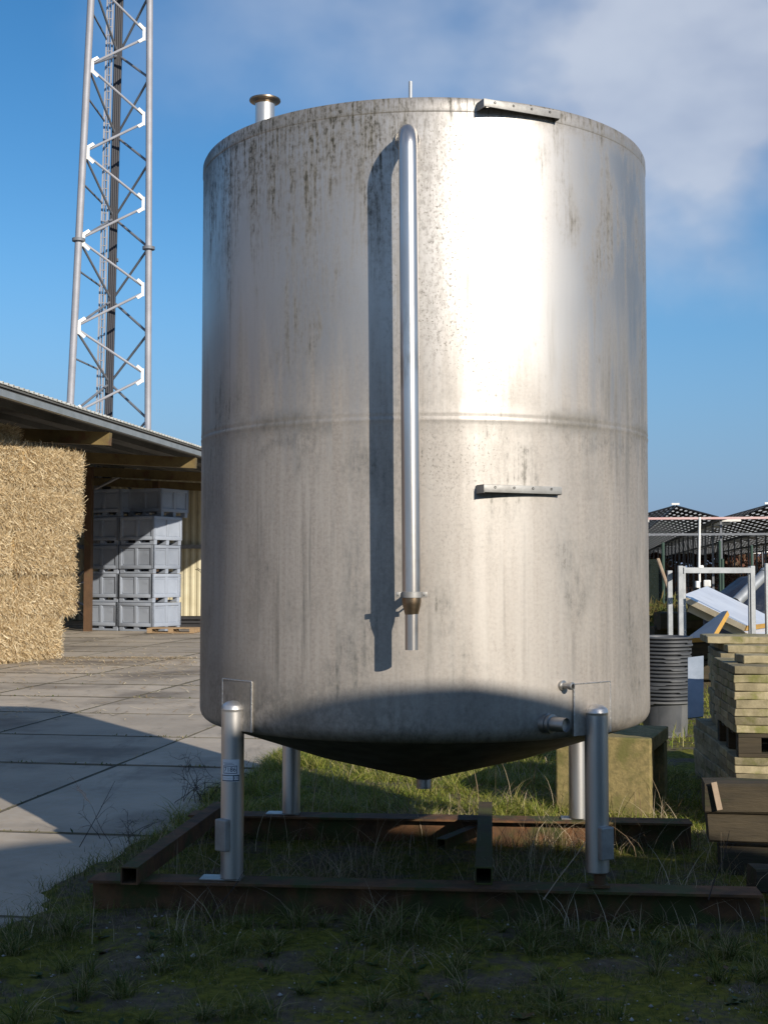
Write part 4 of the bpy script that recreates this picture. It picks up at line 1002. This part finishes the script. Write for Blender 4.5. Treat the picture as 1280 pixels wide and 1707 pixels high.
# ------------------------------------------------------------------ solar canopy over the fruit rows
SP = 2.86; CQ = P(1125, 842, 42).dot(Q); CR = P(1125, 842, 42).dot(RR); ZP, ZV = P(1125, 842, 42).z, P(1125, 862, 42).z
can = thing('solar_canopy', 'wide canopy of dotted solar panels on slim posts', 'canopy', rq(CR, CQ)); O = rq(CR, CQ)
CL = 108
def pv_strip(r0, z0, r1, z1):
    me_v = [rq(r0, CQ, z0), rq(r1, CQ, z1), rq(r1, CQ+CL, z1), rq(r0, CQ+CL, z0)]
    ob = MB().add(me_v, [(0, 1, 2, 3)]).add([v-Vector((0, 0, .04)) for v in me_v], [(3, 2, 1, 0)]).add(me_v+[v-Vector((0, 0, .04)) for v in me_v], [(0, 1, 5, 4), (1, 2, 6, 5), (2, 3, 7, 6), (3, 0, 4, 7)]).build('panel_strip', M['pv'], can, O, fix=False)
    uv = ob.data.uv_layers.new(name='dots'); W = [(0, 0), (9, 0), (9, CL/1.9), (0, CL/1.9)]
    for poly in ob.data.polygons:
        for k, li in enumerate(poly.loop_indices):
            vi = ob.data.loops[li].vertex_index; uv.data[li].uv = W[vi % 4]
for k in range(-1, 4):
    r = CR+SP*k
    pv_strip(r-SP/2+.08, ZV+.01, r-.02, ZP); pv_strip(r+.02, ZP, r+SP/2-.08, ZV+.01)
    MB().extrude([rq(r+SP/2+x, CQ-.1, ZV+z) for x, z in ((-.07, -.02), (.07, -.02), (.05, -.10), (-.05, -.10))], Q*CL).build('gutter', M['mast_dark'], can, O)
    MB().box(rq(r, CQ-.05, ZP+.03), (.24, .12, .06), rz=-AX).build('ridge_cap', M['whitepaint'], can, O)
    for j in range(18):
        q = CQ+.3+j*3.0+max(0, j-12)*3; z0 = ZV-.1
        MB().box(rq(r+SP/2, q, z0/2), (.07, .07, z0), rz=-AX).build('post', M['mast_dark'], can, O)
        MB().bar(rq(r+SP/2-.05, q, ZV-.10), rq(r+SP/2+.62, q, ZV-.10), .07, .08).build('bracket', M['whitepaint'], can, O)
MB().bar(rq(CR-SP*1.6, CQ-.2, ZV-.05), rq(CR+SP*3.6, CQ-.2, ZV-.05), .06, .07).build('front_rail', M['pink'], can, O)
MB().bar(rq(CR-SP*1.6, CQ+.1, ZV-.55), rq(CR+SP*3.6, CQ+.1, ZV-.55), .06, .07).build('tie_rail', M['mast_dark'], can, O)
for k in range(-1, 4): MB().bar(rq(CR+SP*k, CQ, ZV-.05), rq(CR+SP*k, CQ, ZP), .05, .05).build('king_post', M['galv'], can, O)
# fruit canes under it and a far hedge behind
cen = []
rs_ = random.Random(9)
for k in range(-2, 5):
    for j in range(60):
        q = CQ+6+j*1.4+rs_.uniform(-.4, .4); cen.append(tuple(rq(CR+SP*k+rs_.uniform(-.3, .3), q, rs_.uniform(.3, 1.9))))
tag(leaf_cloud('cane_shrubbery', cen, 60000, .5, .10, M['cane'], 8, 1.0, .5), 'brown leafless fruit canes growing under the solar canopy', 'canes', kind='stuff')
cen = [(random.uniform(5, 75), 125+random.uniform(-3, 3), random.uniform(.3, 4.0)) for _ in range(420)]
tag(leaf_cloud('far_hedge_foliage', cen, 52000, 1.3, .32, M['cane'], 12, .8, .3), 'far brownish hedge mass behind the canopy', 'hedge', kind='stuff')

# ------------------------------------------------------------------ behind the viewer: the shed that shades the foreground, and a hall to the left
ca, sa = math.cos(SUN_AZ), math.sin(SUN_AZ); T_ = Vector((ca, sa, 0)); S_ = Vector((sa, -ca, 0)); W0 = 3.6; tz = math.tan(SUN_EL)
UC, VT, KK = 2.45, 3.215, .112
sh_o = T_*UC+S_*W0
shed = thing('arched_shed', 'arch roofed sheet metal shed standing behind the viewer', 'shed', sh_o)
poly = []
for k in range(25):
    u = -6.2+12.4*k/24; poly.append(T_*(UC+u)+S_*W0+Vector((0, 0, max(.6, VT-KK*u*u+tz*W0))))
poly = [T_*(UC-6.2)+S_*W0] + poly + [T_*(UC+6.2)+S_*W0]
MB().extrude(poly, S_*9).build('wall', M['shed'], shed, sh_o)
rf = []
for k in range(25):
    u = -6.2+12.4*k/24; rf.append(T_*(UC+u)+S_*(W0+.05)+Vector((0, 0, max(.6, VT-KK*u*u+tz*W0)+.012)))
MB().add([p for p in rf]+[p+S_*8.9 for p in rf], [(k, k+1, 26+k, 25+k) for k in range(24)], 0, True).build('roof', M['galv'], shed, sh_o)
MB().box(sh_o+T_*(-1)-S_*.03+Vector((0, 0, 1.4)), (3.2, .06, 2.8), rz=SUN_AZ).build('door', M['bluegrey'], shed, sh_o)
hall = thing('arched_hall', 'brown brick hall with an arched roof left of the yard', 'hall', (-17, 9.5, 0), R_(4))
poly = [(0, -7, 0)] + [(0, -7*math.cos(math.pi*k/20), 3.4+3.2*math.sin(math.pi*k/20)) for k in range(21)] + [(0, 7, 0)]
MB().extrude(poly, (-14, 0, 0)).build('wall', M['hall'], hall)
MB().box((.02, -2.0, 1.6), (.06, 3.2, 3.2)).build('door', M['darkwall'], hall)
MB().box((.02, 3.2, 2.2), (.06, 1.6, 1.2)).build('window', M['bluegrey'], hall)

# ------------------------------------------------------------------ grass, weeds, stalks, stones
def blade_mesh(name, X, Y, Z, H, W, bend, mat, seed, segs=3):
    rs = np.random.RandomState(seed); n = len(X); an = rs.uniform(0, 2*math.pi, n); fa = an + rs.normal(0, .7, n)
    V = np.zeros((n, segs*2+1, 3))
    for s in range(segs+1):
        t = s/segs; off = bend*H*t*t
        cx, cy, cz = X+np.cos(an)*off, Y+np.sin(an)*off, Z+H*t*(1-.25*np.minimum(bend, 1.5)*t)
        if s < segs:
            w_ = W*(1-t*.6)/2; dx, dy = -np.sin(fa)*w_, np.cos(fa)*w_
            V[:, 2*s] = np.stack([cx-dx, cy-dy, cz], 1); V[:, 2*s+1] = np.stack([cx+dx, cy+dy, cz], 1)
        else: V[:, 2*segs] = np.stack([cx, cy, cz], 1)
    m_ = segs*2+1; base = (np.arange(n)*m_)[:, None]; tris = []
    for s in range(segs-1): tris += [(2*s, 2*s+1, 2*s+3), (2*s, 2*s+3, 2*s+2)]
    tris += [(2*segs-2, 2*segs-1, 2*segs)]
    Fq = (base[:, :, None]+np.array(tris)[None]).reshape(-1, 3)
    return mesh_np(name, V.reshape(-1, 3), Fq, mat, n=3)
def hgt(x, y):
    v = Vector((x, y, 0)); return verge_h(v.dot(RR), v.dot(Q))
def field(n, x0, x1, y0, y1, seed, dens=None, rmin=GE+.05):
    rs = random.Random(seed); out = []
    while len(out) < n:
        x, y = rs.uniform(x0, x1), rs.uniform(y0, y1)
        if x*RR.x+y*RR.y < rmin+.1*noise.noise(Vector((x*3, y*3, 0))): continue
        if dens and rs.random() > dens(x, y): continue
        out.append((x, y, hgt(x, y)-.008))
    return np.array(out)
def clump(x, y): return .06+max(0, noise.noise(Vector((x*2.1, y*2.1, 4)))*1.6+noise.noise(Vector((x*6, y*6, 1)))*.6)
rs = np.random.RandomState(1)
p = field(48000, -2.2, 2.4, 4.4, 6.35, 1, clump)
tag(blade_mesh('short_grass', *p.T, rs.uniform(.008, .045, len(p)), rs.uniform(.0018, .0038, len(p)), rs.uniform(.2, 1.2, len(p)), M['grass'], 2), 'short grass and moss in the shaded foreground', 'grass', kind='stuff')
tu = field(190, -2.1, 2.3, 4.7, 6.3, 5, lambda x, y: .15+.85*min(1, max(0, (y-4.9)/1.0))*(1 if x > -.3 else .55))
xs, ys, zs, hs, bs_ = [], [], [], [], []
for (x, y, z) in tu:
    k = rs.randint(25, 75); sz = rs.uniform(.5, 1.1)
    r_ = rs.uniform(0, .045*sz, k); a_ = rs.uniform(0, 6.28, k); xs += list(x+r_*np.cos(a_)); ys += list(y+r_*np.sin(a_)); zs += [z-.005]*k; hs += list(rs.uniform(.05, .17, k)*sz); bs_ += list(rs.uniform(.3, 1.7, k))
xs, ys, zs, hs, bs_ = map(np.array, (xs, ys, zs, hs, bs_))
tag(blade_mesh('grass_tufts', xs, ys, zs, hs, rs.uniform(.003, .0055, len(xs)), bs_, M['grass'], 4), 'tufts of longer grass in front of the front beam', 'grass', kind='stuff')
p = field(15000, -1.5, 2.3, 6.3, 8.4, 6, lambda x, y: .3+clump(x, y)); 
tag(blade_mesh('frame_grass', *p.T, rs.uniform(.02, .10, len(p)), rs.uniform(.002, .004, len(p)), rs.uniform(.2, 1.3, len(p)), M['grass'], 7), 'grass growing between the frame beams', 'grass', kind='stuff')
p = field(42000, -1.6, 2.4, 8.15, 12.4, 8, lambda x, y: .25+clump(x, y)*1.3)
tag(blade_mesh('lush_grass', *p.T, rs.uniform(.025, .11, len(p)), rs.uniform(.003, .007, len(p)), rs.uniform(.4, 2.0, len(p)), M['lushgrass'], 9), 'lush sunlit grass behind the tank', 'grass', kind='stuff')
p = field(9000, -1.2, 9, 12.4, 20, 18, lambda x, y: .3+clump(x, y))
tag(blade_mesh('rear_grass', *p.T, rs.uniform(.05, .25, len(p)), rs.uniform(.006, .012, len(p)), rs.uniform(.3, 1.5, len(p)), M['lushgrass'], 19), 'rough grass farther back beyond the tank', 'grass', kind='stuff')
tu = field(75, -1.4, 2.2, 8.5, 11.8, 31); xs, ys, zs, hs = [], [], [], []
for (x, y, z) in tu:
    k = rs.randint(25, 60); sz = rs.uniform(.5, 1.2); r_ = rs.uniform(0, .08*sz, k); a_ = rs.uniform(0, 6.28, k)
    xs += list(x+r_*np.cos(a_)); ys += list(y+r_*np.sin(a_)); zs += [z-.005]*k; hs += list(rs.uniform(.08, .26, k)*sz)
xs, ys, zs, hs = map(np.array, (xs, ys, zs, hs))
tag(blade_mesh('rank_grass', xs, ys, zs, hs, rs.uniform(.003, .007, len(xs)), rs.uniform(.3, 1.8, len(xs)), M['lushgrass'], 32), 'rank uneven grass tufts in the sunlit patch', 'grass', kind='stuff')
p = field(600, -1.2, 2.2, 8.3, 11.5, 33, clump)
tag(blade_mesh('pale_stalks', *p.T, rs.uniform(.08, .38, len(p)), rs.uniform(.0025, .006, len(p)), rs.uniform(.1, 1.2, len(p)), M['dry'], 34, 4), 'pale dead stalks standing in the sunlit patch', 'weeds', kind='stuff')
def near_edge(x, y): return 1.0 if abs(x*RR.x+y*RR.y-GE-.15) < .3 else 0
p = field(5000, -2.6, -.4, 4.6, 12.0, 10, near_edge, GE-.12)
tag(blade_mesh('verge_grass', *p.T, rs.uniform(.02, .12, len(p)), rs.uniform(.003, .005, len(p)), rs.uniform(.3, 1.6, len(p)), M['grass'], 11), 'ragged grass along the edge of the concrete', 'grass', kind='stuff')
# dead stalks, denser along the beams
ps = np.concatenate([field(900, -1.4, 1.9, 6.45, 7.9, 12, clump), field(300, -1.6, 2.0, 5.9, 6.32, 13, clump), field(420, -1.3, 1.9, 7.6, 9.0, 14, clump)])
tag(blade_mesh('dry_stalks', *ps.T, rs.uniform(.05, .34, len(ps))*np.where(ps[:, 1] < 6.32, .8, 1), rs.uniform(.0018, .0045, len(ps)), rs.uniform(.1, 1.3, len(ps)), M['dry'], 15, 4), 'thin dead brown stalks around the rusty frame', 'weeds', kind='stuff')
# a bushy patch of dead straw-coloured grass between the beams
xs = []; 
for (cx_, cy_, k, s_) in ((-.35, 6.85, 90, .24), (-.1, 7.0, 70, .2), (.25, 8.6, 120, .25), (.45, 8.45, 80, .2), (1.35, 7.9, 70, .2), (-.75, 6.9, 40, .25), (1.0, 5.95, 60, .14), (.1, 5.6, 70, .11)):
    for _ in range(k): xs.append((cx_+random.gauss(0, .09), cy_+random.gauss(0, .09), .0, s_*random.uniform(.5, 1.2)))
xs = np.array(xs)
tag(blade_mesh('straw_clumps', xs[:, 0], xs[:, 1], xs[:, 2]+.01, xs[:, 3], rs.uniform(.002, .004, len(xs)), rs.uniform(.2, 1.6, len(xs)), M['dry'], 17, 4), 'clumps of dead pale grass under the tank', 'weeds', kind='stuff')
# bramble and lone twigs at the edge of the concrete
def bramble(base, n, h, spread, lab, seed, rad=.0028):
    rs2 = random.Random(seed); mb = MB(); base = Vector(base)
    def shoot(p, d, L, r, depth):
        pts = [p.copy()]; m_ = 9; q = p.copy()
        for k in range(m_):
            d = (d+Vector((rs2.gauss(0, .22), rs2.gauss(0, .22), rs2.gauss(0, .16)-.03*k/3))).normalized(); q = q+d*L/m_; q.z = max(q.z, .02); pts.append(q.copy())
            if depth and rs2.random() < .38: shoot(q, (d+Vector((rs2.gauss(0, .8), rs2.gauss(0, .8), rs2.gauss(0, .5)))).normalized(), L*.42, r*.6, depth-1)
        mb.tube(pts, [r*(1-.75*i/m_) for i in range(m_+1)], 5)
    for _ in range(n): shoot(base+Vector((rs2.gauss(0, spread*.3), rs2.gauss(0, spread*.3), 0)), Vector((rs2.gauss(0, .45), rs2.gauss(0, .45), 1)).normalized(), h*rs2.uniform(.6, 1.2), rad, 2)
    o = mb.build('bramble', M['twig'], None, base, loc=base, fix=False); tag(o, lab, 'bramble', 'leafless brambles')
bramble(Gd(318, 1335, .02), 11, .46, .28, 'leafless tangled bramble on the concrete edge left of the front leg', 5)
bramble(Gd(210, 1405, .02), 6, .30, .3, 'sparse low bramble twigs between bare stem and left tube', 8, .0022)
a = Gd(133, 1412, .02); b = P(192, 1302, a.y+.3)
o = MB().tube([a, a.lerp(b, .5)+Vector((.005, 0, 0)), b], [.0028, .0022, .0012], 6).tube([a.lerp(b, .6), a.lerp(b, .75)+Vector((.04, .02, .02))], [.0014, .0008], 5).build('bare_stem', M['twig'], None, a, loc=a, fix=False); tag(o, 'single long bare stem leaning over the concrete', 'stem')
for k, (pa, pb, y0, y1, lab) in enumerate((((340, 1545), (415, 1440), 6.1, 6.25, 'bare stem crossing the front beam by the left leg'), ((905, 1500), (990, 1380), 6.05, 6.3, 'bare forked stem in front of the right leg'), ((1180, 1500), (1215, 1385), 6.0, 6.2, 'bare upright stem near the right end of the front beam'))):
    a, b = P(*pa, y0), P(*pb, y1); a.z = max(a.z, .0); m1 = a.lerp(b, .55)+Vector((.02, .01, .015))
    o = MB().tube([a, a.lerp(b, .3), m1, b], [.003, .0026, .002, .001], 6).tube([m1, m1+Vector((.06, .02, .07))], [.0016, .0008], 5).tube([a.lerp(b, .3), a.lerp(b, .3)+Vector((-.05, .01, .09))], [.0016, .0008], 5).build('bare_stem', M['lath' if k == 1 else 'twig'], None, a, loc=a, fix=False); tag(o, lab, 'stem')
# low rosettes, fallen leaves, stones
ro = field(46, -1.9, 2.2, 4.75, 6.25, 21); V = []; rs = np.random.RandomState(22)
for (x, y, z) in ro:
    for k in range(rs.randint(6, 13)):
        a = rs.uniform(0, 6.28); L = rs.uniform(.02, .06); W = L*.28; t = rs.uniform(.1, .6); d = np.array([math.cos(a), math.sin(a), t]); s = np.array([-math.sin(a), math.cos(a), 0]); c = np.array([x, y, z+.012])
        V += [c, c+d*L*.5+s*W, c+d*L+np.array([0, 0, -.006]), c+d*L*.5-s*W]
V = np.array(V); tag(mesh_np('leafy_weeds', V, np.arange(len(V)).reshape(-1, 4), M['leaf']), 'low leafy weed rosettes in the foreground moss', 'weeds', kind='stuff')
st_ = field(900, -2.0, 2.2, 4.6, 6.3, 23, lambda x, y: .25+max(0, noise.noise(Vector((x*1.7, y*1.7, 9))))*1.5); V = []; Fq = []
for (x, y, z) in st_:
    r = rs.uniform(.002, .007) if rs.rand() < .93 else rs.uniform(.008, .015); o = len(V)
    pts = np.array([(1, 0, 0), (-1, 0, 0), (0, 1, 0), (0, -1, 0), (0, 0, .8), (0, 0, -.5)])*r*rs.uniform(.6, 1.3, (6, 1)) + np.array([x, y, z+.010+r*.2]); V += list(pts)
    Fq += [(o, o+2, o+4), (o+2, o+1, o+4), (o+1, o+3, o+4), (o+3, o, o+4), (o+2, o, o+5), (o+1, o+2, o+5), (o+3, o+1, o+5), (o, o+3, o+5)]
tag(mesh_np('gravel', V, Fq, M['stone'], n=3), 'pale gravel crumbs scattered in the foreground soil', 'gravel', kind='stuff')
# joints of the paving hold moss and seedlings
V = []
for _ in range(2600):
    if random.random() < .5: r = -4.09-2.05*random.randint(0, 3)+random.gauss(0, .012); q = random.uniform(5, 26)
    else: q = random.choice([8.1, 11.05, 13.0, 15.1, 17.1, 19.1]) + random.gauss(0, .012); r = random.uniform(-9, GE)
    if noise.noise(Vector((r*1.2, q*1.2, 2))) < .02: continue
    c = np.array(rq(r, q, .0)); a = random.uniform(0, 6.28); L = random.uniform(.008, .03); d = np.array([math.cos(a), math.sin(a), random.uniform(.2, 1.2)])*L; s = np.array([-math.sin(a), math.cos(a), 0])*L*.3
    V += [c, c+d*.5+s, c+d, c+d*.5-s]
V = np.array(V); tag(mesh_np('joint_moss', V, np.arange(len(V)).reshape(-1, 4), M['grass']), 'moss and seedlings in the joints of the concrete yard', 'moss', kind='stuff')
